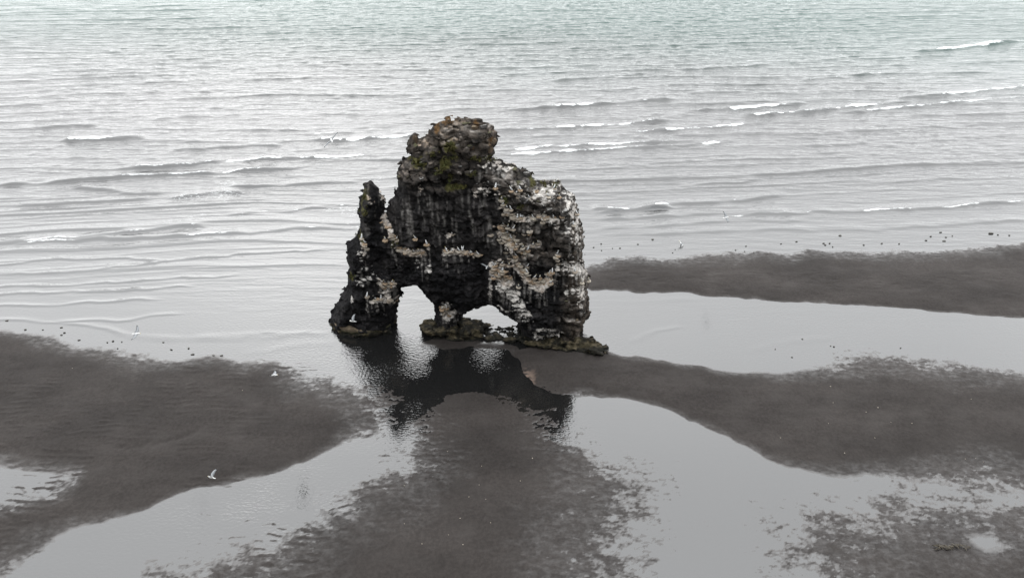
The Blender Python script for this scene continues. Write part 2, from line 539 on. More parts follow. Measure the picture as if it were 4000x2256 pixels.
def axis(core0, core1, step, far0, far1, grow=1.25):
    a = list(np.arange(core0, core1 + step * 0.5, step))
    s, v = step, a[-1]
    while v < far1:
        s *= grow; v += s; a.append(v)
    s, v = step, a[0]
    pre = []
    while v > far0:
        s *= grow; v -= s; pre.append(v)
    return np.array(pre[::-1] + a)

def build_sand():
    gx = axis(-31, 39, 0.072, -900, 900, 1.35)
    gy = axis(16.5, 52, 0.066, 8, 900, 1.35)
    X, Y = np.meshgrid(gx, gy)
    x, y = X.ravel(), Y.ravel()
    h, hk = sand_base(x, y)
    rag = sstep(0.05, 0.012, hk)
    # low mounds and hollows that let the water lie in patches
    n_pat = fbm2(x * 1.0 + y * 0.35, y * 1.7, 31, 5, 0.74)
    n_spk = fbm2(x * 4.4, y * 7.0, 36, 2, 0.9) + 1.1 * (_hash((x * 40).astype(np.int32), (y * 40).astype(np.int32), np.zeros(x.shape, np.int32), 37) - 0.5)
    h = h + (0.0070 * n_pat + 0.0070 * n_spk) * (0.25 + 0.75 * rag) * sstep(-0.10, -0.03, h) * (1 - 0.6 * sstep(0.02, 0.06, h))
    # ripple marks: short crests across the left bank and along the wet margins
    rm = sstep(0.05, 0.45, fbm2(x * 0.22 + 3, y * 0.3, 41, 3))
    left = sstep(-3.5, -9.5, x) * sstep(36.5, 33.0, y)
    wetz = sstep(0.09, 0.02, np.abs(h))
    ph = y * 16.0 + 2.2 * fbm2(x * 0.8, y * 0.8, 51, 3) + 1.2 * np.sin(x * 1.3)
    rp = np.maximum(np.sin(ph), -0.25) * sstep(-0.1, 0.5, fbm2(x * 1.6, y * 2.4, 61, 3))
    h = h + rp * (0.022 * rm * left + 0.005 * wetz * rag)
    # broad unevenness and scoured dimples on the dry bars
    dry = sstep(0.03, 0.11, h)
    h = h + dry * (0.03 * fbm2(x * 0.25, y * 0.5, 71, 4) + 0.012 * fbm2(x * 1.2, y * 2.4, 75, 3))
    far = sstep(38.0, 41.0, y) * sstep(3, 8, x)
    h = h - far * dry * 0.03 * sstep(0.15, 0.6, fbm2(x * 0.5, y * 1.1, 81, 4))
    # tracks of feet across the left bank
    for (a, b, c, d, n) in ((610,1425,985,1535,26),(655,1460,975,1545,20),(690,1715,780,1690,7),(480,1755,700,1718,9)):
        for i in range(n):
            t = (i + 0.3 * rnd.uniform(-1, 1)) / n
            fx, fy = ground(a + (c - a) * t, b + (d - b) * t + 8 * (i % 2) + rnd.uniform(-4, 4))
            r2 = ((x - fx) / 0.15) ** 2 + ((y - fy) / 0.20) ** 2
            m = r2 < 9
            h[m] = np.maximum(h[m] - 0.045 * np.exp(-r2[m]), np.minimum(h[m], 0.065))
    sx, sy = gV(1327, 952)
    scum = np.exp(-(((x - sx) / 0.42) ** 2 + ((y - sy) / 0.7) ** 2)) * sstep(-0.3, 0.4, fbm2(x * 4, y * 6, 91, 3)) * 0.9
    # the beach rises towards the cliff behind
    h = h + 0.12 * np.maximum(0, 15.0 - y)
    me = mesh_np('sand', np.stack([x, y, h], 1), grid_faces(len(gx), len(gy)))
    fattr(me, 'scum', scum)
    return obj('sand', me, M_SAND, kind='structure', label='dark grey-black sand banks, wet and rippled, laid bare by the tide')

build_sand()

# ------------------------------------------------------------------ the sea
# crests traced on the water: points, height, [foam spans along the line], foam strength
CRESTS = [
    ([(-60,616),(60,609),(200,598),(300,590),(400,577),(470,568),(540,572)], .16, [(.60,.72)], .5),
    ([(0,624),(60,612),(200,604),(400,600),(600,588),(730,576),(920,573)], .15, [(.05,.22),(.5,.66),(.8,.97)], .55),
    ([(-60,470),(120,462),(240,452),(330,445),(430,440),(560,434),(680,428),(800,418)], .15, [(.55,.62),(.7,.86)], .8),
    ([(280,425),(430,420),(560,408),(700,400),(870,395),(970,388)], .16, [(.40,.64),(.72,.95)], .9),
    ([(150,354),(250,352),(330,348),(380,350)], .22, [(.10,.55)], 1.0),
    ([(420,380),(540,374),(640,368),(720,366)], .15, [], 0),
    ([(760,352),(850,354),(950,348),(1060,342)], .20, [(.15,.95)], 1.0),
    ([(760,338),(830,336),(900,334)], .10, [(.2,.9)], .7),
    ([(1230,282),(1300,276),(1390,270),(1490,265),(1600,256),(1720,250)], .20, [(.32,.55)], 1.0),
    ([(1160,330),(1300,326),(1400,322),(1500,318),(1590,311),(1700,303)], .20, [(.42,.82)], .95),
    ([(1220,382),(1300,378),(1390,370),(1480,366),(1560,364),(1700,360),(1880,355)], .18, [(.10,.34),(.38,.62)], .8),
    ([(1240,390),(1400,384),(1560,374),(1660,370),(1760,365),(1880,356)], .15, [(.05,.55),(.8,.95)], .75),
    ([(1540,336),(1680,328),(1760,322),(1900,311)], .14, [(.35,.95)], .8),
    ([(1700,284),(1830,276),(1900,270),(1960,266),(2040,260)], .18, [(.38,.78)], 1.0),
    ([(1840,296),(1900,291),(2020,284),(2100,275),(2200,264),(2320,256)], .18, [(.1,.36),(.52,.78)], .9),
    ([(2080,285),(2180,280),(2300,270),(2420,258),(2620,242)], .16, [(.15,.95)], .7),
    ([(2240,250),(2390,238),(2480,228),(2620,214)], .17, [(.3,.95)], .85),
    ([(2300,131),(2370,126),(2440,118),(2510,108),(2560,104)], .34, [(.2,.86)], 1.2),
    ([(1700,470),(1800,463),(1930,452)], .10, [], 0),
    ([(1480,538),(1600,530),(1700,516),(1850,505),(2000,490)], .14, [(.30,.40)], .7),
    ([(1480,525),(1540,530),(1600,528),(1700,523)], .15, [(.2,.5)], .6),
    ([(1480,556),(1640,546),(1800,537),(2000,528)], .09, [], 0),
    ([(1790,545),(2000,536),(2200,530),(2400,520),(2480,514),(2640,506)], .13, [(.05,.1),(.42,.52),(.7,.76)], .7),
    ([(1480,575),(1640,570),(1800,560),(1900,556),(2050,558)], .07, [], 0),
    ([(1480,592),(1700,586),(1900,580),(2200,577),(2400,566),(2640,548)], .07, [], 0),
    ([(2100,640),(2300,575)], .0, [], 0),
    ([(-60,672),(150,652),(330,650),(420,655)], .08, [], 0),
    ([(-60,694),(100,690),(350,668),(520,648),(760,632),(880,622)], .10, [], 0),
    ([(-60,724),(200,716),(350,706),(620,690)], .08, [], 0),
    ([(-60,745),(250,732),(500,722)], .09, [], 0),
    ([(-60,770),(150,767),(300,757),(420,750)], .07, [], 0),
    ([(-60,802),(120,807),(300,808),(400,795),(470,790)], .06, [], 0),
    ([(120,806),(240,824),(320,843),(420,850),(560,852),(700,848),(850,832)], .05, [], 0),
    ([(460,846),(620,840),(780,838)], .035, [], 0),
    ([(600,890),(760,870),(850,868)], .03, [], 0),
    ([(950,618),(1000,610),(1070,605)], .05, [], 0),
    ([(420,500),(520,486),(620,484)], .13, [], 0),
    ([(180,470),(330,488),(420,486)], .12, [], 0),
    ([(-60,520),(150,512),(300,505),(400,500)], .10, [], 0),
    ([(560,540),(700,532),(830,522),(900,515)], .11, [(.5,.7)], .5),
    ([(560,470),(700,468),(820,462),(930,458)], .14, [], 0),
    ([(1580,862),(1650,835),(1720,822)], .02, [], 0),
    ([(1870,888),(2000,862),(2110,850)], .02, [], 0),
    ([(380,300),(500,293),(620,290)], .12, [], 0),
    ([(-60,330),(140,322),(260,314)], .12, [], 0),
    ([(1380,205),(1500,196),(1650,186)], .14, [], 0),
    ([(1700,178),(1860,168),(1960,160)], .12, [(.6,.75)], .6),
    ([(2000,205),(2150,190),(2300,180)], .12, [(.1,.2)], .6),
]

def build_sea():
    gx = axis(-46, 46, 0.21, -9000, 9000, 1.06)
    gy = list(np.arange(14, 35, 0.25)) + list(np.arange(35, 46, 0.05)) + list(np.arange(46, 53, 0.07))
    s = 0.07
    while gy[-1] < 9000:
        s = min(s * 1.010, 0.26) if gy[-1] < 135 else s * 1.2
        gy.append(gy[-1] + s)
    gy = np.array(gy)
    gx = gx[(gx < 9000) & (gx > -9000)]
    X, Y = np.meshgrid(gx, gy)
    x, y = X.ravel(), Y.ravel()
    dep = np.full(x.shape, 0.6)
    m = (y < 58) & (np.abs(x) < 60)
    dep[m] = -sand_base(x[m], y[m])[0]
    off = sstep(0.02, 0.45, dep) * sstep(36.5, 42.0, y + 0.04 * x)      # open water
    fade = sstep(400, 130, y)
    h = np.zeros_like(x); foam = np.zeros_like(x)
    # swell running in to the shore: crests that come and go along their length
    wx = 1.0 * fbm2(x * 0.04, y * 0.06, 101, 3)
    s_ = y - 0.075 * x - 0.0010 * np.clip(x, -60, 60) ** 2 * np.sign(x) * 0.3 + wx
    for lam, amp, sd, sx in ((3.1, 0.10, 1, 0.035), (2.1, 0.065, 2, 0.045), (1.35, 0.04, 3, 0.08)):
        fr = ((s_ + 0.5 * sd + 0.16 * lam * fbm2(x * 0.09, y * 0.15, 110 + sd, 2)) / lam)
        d = (fr - np.floor(fr) - 0.5) * lam                              # across the crest, + is seaward
        prof = np.where(d < 0, np.exp(-(d / (0.055 * lam)) ** 2), np.exp(-(d / (0.20 * lam)) ** 2))
        g = 0.25 + 0.9 * sstep(-0.3, 0.7, fbm2(x * sx, y * 0.35, 120 + sd, 3))
        h += amp * prof * g
    h *= off * (0.8 + 0.2 * sstep(50, 75, y)) * fade * sstep(160, 85, y)**0.5 * (1 - 0.30 * sstep(60, 90, y))
    # wind chop
    chop_h = 0.045 * fbm2(x * 0.7, y * 1.5, 131, 3) + 0.02 * fbm2(x * 2.0, y * 3.6, 141, 2)
    h += chop_h * off * sstep(42, 70, y) * fade
    for pts, amp, spans, fs in CRESTS:
        W = [gV(a, b) for a, b in pts]
        A = np.array(W)
        m = np.nonzero((x > A[:, 0].min() - 4) & (x < A[:, 0].max() + 4) & (y > A[:, 1].min() - 4) & (y < A[:, 1].max() + 4))[0]
        if not len(m) or amp == 0: continue
        xx = x[m]; yy = y[m] + 0.16 * fbm2(xx * 0.6, 0 * xx, int(amp * 1000) + len(pts), 3)
        d, t, sg = line_d(xx, yy, W)
        d = d * sg
        w = 1.0 if A[:, 1].mean() > 45.5 else 0.36
        end = sstep(0.0, 0.12, t) * sstep(1.0, 0.88, t)
        a_ = (1.35 if w > 0.9 else 1.15) * amp * end * (0.75 + 0.5 * fbm2(xx * 0.5, yy * 0.1, 151, 2))
        prof = np.where(d < 0, np.exp(-(d / (0.20 * w)) ** 2), np.exp(-(d / (0.70 * w)) ** 2))
        h[m] = np.maximum(h[m] * (1 - 0.6 * prof), 0) + a_ * prof
        for (t0, t1) in spans:
            along = sstep(t0 - 0.01, t0 + 0.03, t) * sstep(t1 + 0.02, t1 - 0.05, t) * (1.1 - 0.35 * (t - t0) / (t1 - t0) + 0.35 * fbm2(xx * 1.1, yy * 0.2, 166, 3))
            fw = (0.17 + 0.75 * amp * fs) * (0.75 + 0.75 * fbm2(xx * 0.7, yy * 0.3, 161, 3)) + 0.02
            c = np.exp(-(np.where(d < 0, d * 1.8, d) / np.maximum(fw, 0.05)) ** 2 * 0.8)
            foam[m] = np.maximum(foam[m], along * c * min(1.0, fs) * 1.05)
        if fs > 0:                                                       # a thin broken lip along the rest of the crest, lace behind
            lip = end * np.exp(-(d / 0.12) ** 2) * sstep(-0.1, 0.6, fbm2(xx * 0.5, yy * 0.1, 168, 3)) * 0.62
            lace = end * np.where(d > 0, np.exp(-d / 0.8), 0) * sstep(0.1, 0.8, fbm2(xx * 1.6, yy * 3.0, 169, 3)) * 0.5
            foam[m] = np.maximum(foam[m], np.maximum(lip, lace))
    # bubbles left behind the breakers
    foam = np.maximum(foam, 0.38 * sstep(0.55, 1.0, fbm2(x * 0.16, y * 0.35, 171, 4)) * off * sstep(40, 46, y) * sstep(75, 55, y))
    deep = sstep(70, 125, y + 4 * fbm2(x * 0.04, y * 0.08, 181, 3) + 0.10 * np.clip(x, -60, 60))
    chop = 0.26 + 0.44 * sstep(40, 75, y)
    chop = chop * sstep(34.5, 40, y + 0.06 * np.minimum(x, 0)) * (1 - 0.75 * sstep(4, 7, x) * sstep(43, 40, y)) + 0.02
    # wind-ruffled patches on the sheltered pools and round the rock
    rip = 0.24 + 0.72 * np.exp(-(((x + 12.0) / 4.5) ** 2 + ((y - 21.6) / 2.2) ** 2)) + 0.85 * np.exp(-(((x + 4) / 9) ** 2 + ((y - 33.8) / 3.6) ** 2))
    rip += 0.12 * sstep(6, 12, x) * sstep(33, 37, y)
    rip = np.clip(rip * (0.8 + 0.6 * fbm2(x * 0.5, y * 0.7, 191, 3)), 0, 1)
    me = mesh_np('sea', np.stack([x, y, h], 1), grid_faces(len(gx), len(gy)))
    fattr(me, 'foam', foam); fattr(me, 'deep', deep); fattr(me, 'chop', chop); fattr(me, 'ripple', rip)
    fattr(me, 'ior', 2.06 + 0.16 * sstep(20, 36, y) - 0.30 * sstep(40, 60, y) - 0.72 * sstep(60, 112, y))
    return obj('sea', me, M_WATER, kind='structure', label='pale grey-green sea with small breaking waves, and its tidal pools')

build_sea()

# ------------------------------------------------------------------ the cliff that the photographer stands on (behind the view)
def build_cliff():
    gx = np.concatenate([np.arange(-400, -60, 20), np.arange(-60, 61, 2.0), np.arange(80, 401, 20)])
    gy = np.concatenate([np.linspace(-300, -20, 15), np.arange(-18, 12.1, 0.6)])
    X, Y = np.meshgrid(gx, gy); x, y = X.ravel(), Y.ravel()
    e = y + 1.5 * fbm2(x * 0.15, y * 0.1, 201, 3)
    z = 25.2 * sstep(11.0, -1.5, np.maximum(e, y - 0.6)) + 0.3 * fbm2(x * 0.3, y * 0.3, 205, 4) - 0.05 * np.minimum(0, y + 10)
    z = np.where(y > 10.5, -0.4, np.minimum(z, 25.3 - 0.05 * np.minimum(0, y + 10)))
    me = mesh_np('cliff', np.stack([x, y, z], 1), grid_faces(len(gx), len(gy)))
    k = N('cliff_turf')
    n1 = k.noise(0.5, 5, 0.6)
    g = k.pos(); sep = k.n('ShaderNodeSeparateXYZ'); k.l(g.outputs['Normal'], sep.inputs[0])
    k.set('Base Color', k.mix(k.ramp(sep.outputs[2], ((0.4, 0.0), (0.75, 1.0))), (0.05, 0.045, 0.04),
                              k.mix(n1, (0.05, 0.075, 0.025), (0.11, 0.12, 0.05))))
    k.set('Roughness', 0.9)
    obj('cliff', me, k.m, kind='structure', label='grassy sea cliff under the viewpoint')

build_cliff()

# ------------------------------------------------------------------ the sea stack
OUT = [(70,1260),(66,1215),(70,1160),(78,1140),(100,1095),(115,1060),(135,1035),(150,1015),(165,985),(160,950),(155,915),(165,880),(163,840),(165,800),(160,768),(190,745),
       (210,715),(215,690),(225,660),(230,610),(222,570),(225,530),(234,500),(248,465),(260,440),(268,415),(279,400),(291,409),(306,432),(323,462),(345,495),
       (352,530),(355,570),(372,595),(385,580),(395,560),(410,535),(420,505),(435,490),(440,460),(455,440),(450,405),(460,385),(455,360),(447,350),(465,335),(462,315),
       (480,300),(482,285),(520,265),(515,215),(513,180),(516,150),(528,138),(545,140),(553,158),(552,182),(575,168),(635,155),(637,110),(660,90),(700,70),(726,68),(725,50),(738,48),
       (744,66),(785,62),(795,56),(840,55),(860,70),(920,72),(960,85),(970,110),(985,125),(990,150),(1002,170),(985,205),(978,240),(965,265),(985,285),
       (1030,295),(1070,318),(1100,312),(1118,345),(1150,345),(1195,360),(1210,385),(1235,400),(1290,405),(1330,400),(1360,410),(1375,445),(1400,465),
       (1440,475),(1445,500),(1440,525),(1460,560),(1462,600),(1475,640),(1470,680),(1485,730),(1490,780),(1485,830),(1500,880),(1503,920),(1518,960),
       (1515,1010),(1520,1060),(1520,1110),(1510,1180),(1492,1200),(1490,1240),(1500,1275),(1500,1360),(1130,1360),(1125,1300),
       (1125,1190),(1095,1168),(1040,1132),(1000,1102),(985,1085),(965,1078),(900,1100),(812,1140),(800,1180),(795,1235),(660,1235),(655,1180),(658,1140),
       (650,1090),(635,1070),(610,1050),(590,1020),(562,990),(550,968),(520,974),(480,980),(458,1000),(455,1040),(440,1065),(445,1085),(430,1120),(425,1160),(425,1260)]

def c2(pts, voff=0.0):
    return [c2w(a, b, voff) for a, b in pts]

HV = 0.06

def blur_path(X, Z, pts, w, voff=-0.9):
    d, t, s = line_d(X, Z, c2(pts, voff))
    return np.exp(-(d / w) ** 2)

def gauss(X, Z, cx, cy, rx, rz, voff=-0.9):
    a, b = c2w(cx, cy, voff)
    return np.exp(-(((X - a) / (rx / 91.5)) ** 2 + ((Z - b) / (rz / 80.0)) ** 2))

LEDGES = [  # (points, reach in metres)
    ([(1030,560),(1090,592),(1150,590)], .30), ([(1025,690),(1075,730),(1130,775),(1170,795)], .42), ([(1180,765),(1250,752)], .25),
    ([(1090,815),(1105,865),(1150,905),(1200,950),(1260,965),(1320,925),(1345,830)], .50),
    ([(970,880),(1010,868),(1060,872)], .35), ([(1330,830),(1380,850),(1440,900),(1500,950)], .35),
    ([(445,780),(500,790),(590,800),(620,770)], .35), ([(700,790),(760,785),(830,795),(905,820)], .32), ([(715,712),(755,705)], .22),
    ([(330,985),(380,975),(430,985)], .30), ([(290,1060),(350,1062),(440,1070)], .30), ([(170,1035),(220,1040),(280,1050)], .25),
    ([(230,760),(270,745)], .2), ([(340,640),(390,650),(430,730)], .3),
    ([(1040,480),(1110,470),(1200,490)], .3), ([(1200,450),(1300,440),(1340,440)], .3), ([(1190,500),(1290,485),(1400,500)], .35),
    ([(1190,600),(1260,590),(1340,605)], .28), ([(460,300),(560,300),(700,290),(980,290)], .3), ([(450,400),(600,380),(800,370),(1000,350)], .25),
    ([(640,160),(760,165),(900,170)], .25), ([(1000,330),(1100,360),(1200,400)], .25), ([(500,430),(700,440),(900,440)], .2),
]

def rock_fields(X, Z):
    """2-D description of the wall: front and back half thickness at X, Z."""
    d, _ = poly_sd(X, Z, c2(OUT))
    d = d + 0.10
    Tm = 1.22 - 0.30 * sstep(7.5, 14.0, Z) + 0.12 * sstep(3, 0, Z)
    c = np.clip(d / 1.0, 0, 1)
    prof = np.sqrt(np.maximum(1e-4, 1 - (1 - c) ** 2))
    T = np.minimum(Tm, 0.45 + 1.4 * np.maximum(d, 0)) * prof
    F = (0.75 * gauss(X, Z, 1230, 1080, 230, 170) + 0.45 * gauss(X, Z, 1380, 700, 150, 260) + 0.35 * gauss(X, Z, 780, 960, 200, 110)
         - 0.75 * gauss(X, Z, 1262, 830, 62, 95) - 0.35 * gauss(X, Z, 740, 640, 200, 120) - 0.5 * gauss(X, Z, 920, 960, 45, 150)
         - 0.45 * gauss(X, Z, 330, 850, 60, 110) - 0.35 * gauss(X, Z, 1110, 950, 28, 80) + 0.3 * gauss(X, Z, 250, 1050, 120, 80)
         - 0.35 * gauss(X, Z, 1400, 870, 60, 40) - 0.3 * gauss(X, Z, 220, 1000, 90, 25) + 0.35 * gauss(X, Z, 860, 210, 130, 60) - 0.8 * gauss(X, Z, 725, 1170, 100, 70))
    for pts, A in LEDGES:
        W = c2(pts, -1.0)
        dd, t, s = line_d(X, Z, W)
        xs = np.array([p[0] for p in W]); zs = np.array([p[1] for p in W])
        o = np.argsort(xs)
        zl = np.interp(X, xs[o], zs[o]) + 0.10 * vn2(X * 2.2, X * 0, 33)
        inx = sstep(xs.min() - 0.15, xs.min() + 0.1, X) * sstep(xs.max() + 0.15, xs.max() - 0.1, X)
        below = zl - Z
        A = A * np.clip(0.45 + 0.75 * vn2(X * 2.6, X * 0 + 7.7, 35), 0.05, 1.0)
        F = F + A * inx * np.where(below > 0, np.exp(-below / 0.55), np.exp(-(below / 0.05) ** 2)) - 0.4 * A * inx * np.where(below < 0, np.exp(below / 0.4) * (1 - np.exp(-(below / 0.05) ** 2)), 0)
    F = 0.72 * F * sstep(0.0, 0.9, d)
    return d, T, F

def zones(X, Z):
    """how blocky, lumpy or streaky the face is"""
    px = c2w(1000, 440, -0.9)
    up = sstep(px[1] - 0.5, px[1] + 0.4, Z - 0.02 * X)
    rt = sstep(c2w(1010, 600, -0.9)[0], c2w(1090, 600, -0.9)[0], X) * sstep(c2w(0, 900, -0.9)[1], c2w(0, 760, -0.9)[1], Z)
    re = sstep(c2w(1340, 600, -0.9)[0], c2w(1420, 600, -0.9)[0], X)
    blk = np.clip(up + rt + re, 0, 1)
    lf = sstep(c2w(400, 600, -0.9)[0], c2w(350, 600, -0.9)[0], X)
    low = np.maximum(sstep(c2w(0, 760, -0.9)[1], c2w(0, 860, -0.9)[1], Z), lf) * (1 - blk)
    return blk, low

def rock_detail(x, y, z, blk, low):
    wx = x + 0.12 * vn3(x * 1.7, y * 1.7, z * 1.7, 301); wz = z + 0.10 * vn3(x * 1.5, y * 1.5, z * 1.5, 302)
    a1, a2, aid, at = voro3(wx / 0.55, y / 0.55, wz / 0.36 + 0.1 * x, 303)
    b1, b2, bid, bt = voro3(wx / 0.27, y / 0.27, wz / 0.17, 304)
    c1, c2_, cid, ct = voro3(wx / 1.25 + 0.15 * z, y / 1.25, wz / 0.8, 307)
    crackA = np.exp(-((a2 - a1) / 0.07) ** 2)
    crackB = np.exp(-((b2 - b1) / 0.10) ** 2)
    crackC = np.exp(-((c2_ - c1) / 0.05) ** 2)
    mid = np.clip(1 - blk - low, 0, 1)
    D = blk * ((aid - 0.5) * 0.34 + at * 0.26 - 0.16 * crackA + (bid - 0.5) * 0.08 + bt * 0.06 + (cid - 0.5) * 0.26 + ct * 0.18 - 0.16 * crackC)
    D += low * ((aid - 0.5) * 0.20 + at * 0.16 + (bid - 0.5) * 0.14 + bt * 0.13 - 0.04 * crackB - 0.05 * crackA + (cid - 0.5) * 0.16 + ct * 0.16 - 0.08 * crackC)
    D += mid * (0.10 * fbm3(x * 2.6, y * 2.6, z * 0.55, 305, 3) + (bid - 0.5) * 0.10 + bt * 0.10 + (aid - 0.5) * 0.12 + at * 0.14 - 0.04 * crackA + (cid - 0.5) * 0.16 + ct * 0.14 - 0.10 * crackC)
    D += 0.14 * fbm3(x * 0.6, y * 0.6, z * 0.7, 306, 3)
    return D, crackA, aid

def build_rock():
    x0, x1, y0, y1, z0, z1 = -12.6, 6.4, -3.1, 2.1, -0.6, 15.2
    gx, gv, gz = np.arange(x0, x1, HV), np.arange(y0, y1, HV), np.arange(z0, z1, HV)
    X2, Z2 = np.meshgrid(gx, gz, indexing='ij')
    d, T, F = rock_fields(X2, Z2)
    front, back = T + F, T - 0.15 * F
    v = gv[None, :, None]
    f = np.maximum(v - back[:, None, :], -v - front[:, None, :])
    f = np.maximum(f, -d[:, None, :]).astype(np.float32)
    m = np.abs(f) < 0.55
    I, J, K = np.nonzero(m)
    x, vv, z = gx[I].astype(np.float32), gv[J].astype(np.float32), gz[K].astype(np.float32)
    bl, lo = zones(X2, Z2)
    D, bid, aid = rock_detail(x, vv, z, bl[I, K].astype(np.float32), lo[I, K].astype(np.float32))
    thin = sstep(0.0, 0.8, d[I, K])
    f[I, J, K] -= (D * (0.65 + 0.35 * thin)).astype(np.float32)
    f = np.maximum(f, -(d + 0.16)[:, None, :].astype(np.float32))
    Vt, Q = keep_large(*surface_nets(f, (x0, y0, z0), HV))
    Vt[:, 1] += ymid(Vt[:, 0])
    me = mesh_np('rock_body', Vt, Q)
    return me

stack = bpy.data.objects.new('sea_stack', None)
COL.objects.link(stack)
stack.location = (-3.0, 35.9, 0.0)
stack['label'] = 'tall black basalt sea stack with two arches, streaked white by nesting birds'
stack['category'] = 'sea stack'
INV = Matrix.Translation(-stack.location)

def stack_part(name, me, mat, **p):
    o = obj(name, me, mat, stack, **p)
    o.matrix_parent_inverse = INV
    return o

def lerp3(a, b, t):
    return a * (1 - t[:, None]) + np.array(b)[None, :] * t[:, None]

GUANO = [  # (points, width m, strength, tan share)  bird lime and nest bands on the face
    ([(1035,555),(1090,600),(1145,600)], .32, .95, .6), ([(1030,690),(1070,740),(1130,785),(1165,800)], .55, 1.0, .8), ([(1185,770),(1245,755)], .25, .9, .4),
    ([(1100,830),(1110,870),(1150,915),(1200,962),(1260,975),(1320,935)], .30, 1.1, .9), ([(1350,825),(1345,870)], .25, .9, .4),
    ([(1000,880),(1020,930),(1060,960)], .55, 1.1, .5), ([(1020,960),(1080,1000),(1120,1040),(1155,1110)], .50, .95, .1), ([(1150,1130),(1190,1160)], .45, .70, 0),
    ([(1010,1095),(1060,1112),(1110,1090)], .10, 1.0, .1), ([(970,920),(965,1050)], .15, .9, .3),
    ([(1040,480),(1110,470),(1200,490)], .35, .7, .3), ([(1200,480),(1300,470),(1400,490),(1440,530)], .60, .60, .1), ([(1190,600),(1260,600),(1340,620)], .40, .75, .3),
    ([(1200,620),(1190,680),(1175,720)], .22, .8, .4), ([(1430,560),(1460,680),(1470,800)], .40, .85, .2), ([(1390,620),(1410,700),(1440,760)], .40, .62, .2),
    ([(1380,850),(1430,880),(1490,920),(1505,970)], .50, .9, .2), ([(1480,990),(1490,1090)], .40, .9, .3), ([(1400,1010),(1440,1000)], .28, .8, .1), ([(1350,910),(1420,900),(1470,940)], .35,.7,.1),
    ([(880,470),(940,450),(1000,470)], .42, .75, .4), ([(900,330),(980,320),(1060,350),(1110,350)], .40, .65, .4), ([(930,280),(970,290)], .3, .6, .3),
    ([(445,780),(500,795),(590,805)], .30, 1.0, .8), ([(560,850),(610,880)], .5, .66, .05), ([(700,800),(760,795),(830,805),(905,825)], .24, .95, .8), ([(715,712),(755,706)], .2, .9, .6),
    ([(720,1120),(720,1170),(770,1170)], .42, 1.05, .3), ([(345,635),(390,665),(425,735)], .26, 1.0, .6), ([(245,765),(260,790)], .35, .9, .5),
    ([(240,830),(245,900),(250,960)], .60, .62, .05), ([(330,930),(260,960),(200,930)], .35, .55, 0), ([(355,975),(420,980),(385,1020),(370,1045)], .38, 1.0, .5), ([(300,1065),(360,1070),(430,1085)], .22, 1.0, .6),
    ([(185,1050),(190,1080)], .18, .9, .1), ([(270,1045),(272,1120)], .16, .9, .2), ([(200,1110),(250,1120)], .35, .5, 0),
    ([(240,500),(280,520),(300,540)], .25, .55, .8), ([(325,480),(350,560)], .2, .8, .7), ([(560,440),(585,440)], .2, .8, .7),
    ([(610,740),(615,790)], .16, .8, .4), ([(1215,1230),(1230,1270)], .22, 1.0, .15), ([(1240,1215),(1290,1210),(1330,1215)], .22, 1.1, .15), ([(1260,1260),(1330,1250),(1365,1240)], .30, 1.0, .15),
    ([(530,240),(600,200)], .4, .35, 1.0),
]
STREAKS = [(500,520,690,.10,.85),(512,560,720,.09,.8),(528,600,700,.07,.7),(620,470,560,.05,.8),(640,520,640,.05,.55),(665,580,640,.05,.8),(700,590,640,.06,.85),(745,600,660,.05,.6),(775,620,700,.05,.6),
           (845,450,540,.06,.8),(850,560,620,.06,.85),(862,610,690,.05,.8),(880,640,690,.05,.5),(960,590,690,.10,1.0),(955,690,770,.07,.8),(985,720,760,.12,.8),(800,450,520,.06,.5),
           (680,700,760,.06,.6),(470,560,640,.07,.6),(610,480,540,.05,.6),(905,520,600,.05,.5),(560,470,560,.05,.45),(590,560,640,.05,.45),(1120,560,620,.06,.7),(1300,590,640,.06,.6)]
MOSS = [(560,300,50,22,.9),(715,298,30,30,.95),(740,205,35,22,.9),(760,260,25,25,.6),(770,432,60,14,.8),(250,560,30,60,.5),(248,500,20,35,.4),(1255,420,60,22,.9),(1040,500,28,22,.6),(950,280,40,10,.7),
        (885,270,35,10,.7),(740,380,16,40,.55),(235,730,18,25,.9),(180,940,12,14,1.0),(860,360,30,14,.5),(640,250,40,20,.4),(1330,425,40,14,.7),(420,740,16,20,.6),(1130,540,20,16,.5),(680,340,60,20,.35)]
ORANGE = [(735,85,26,14,.8),(700,100,22,14,.6),(862,205,14,10,1.0),(975,180,18,30,.4),(885,95,18,18,.45),(655,120,16,25,.6),(930,75,30,8,.5),(815,60,20,8,.6)]

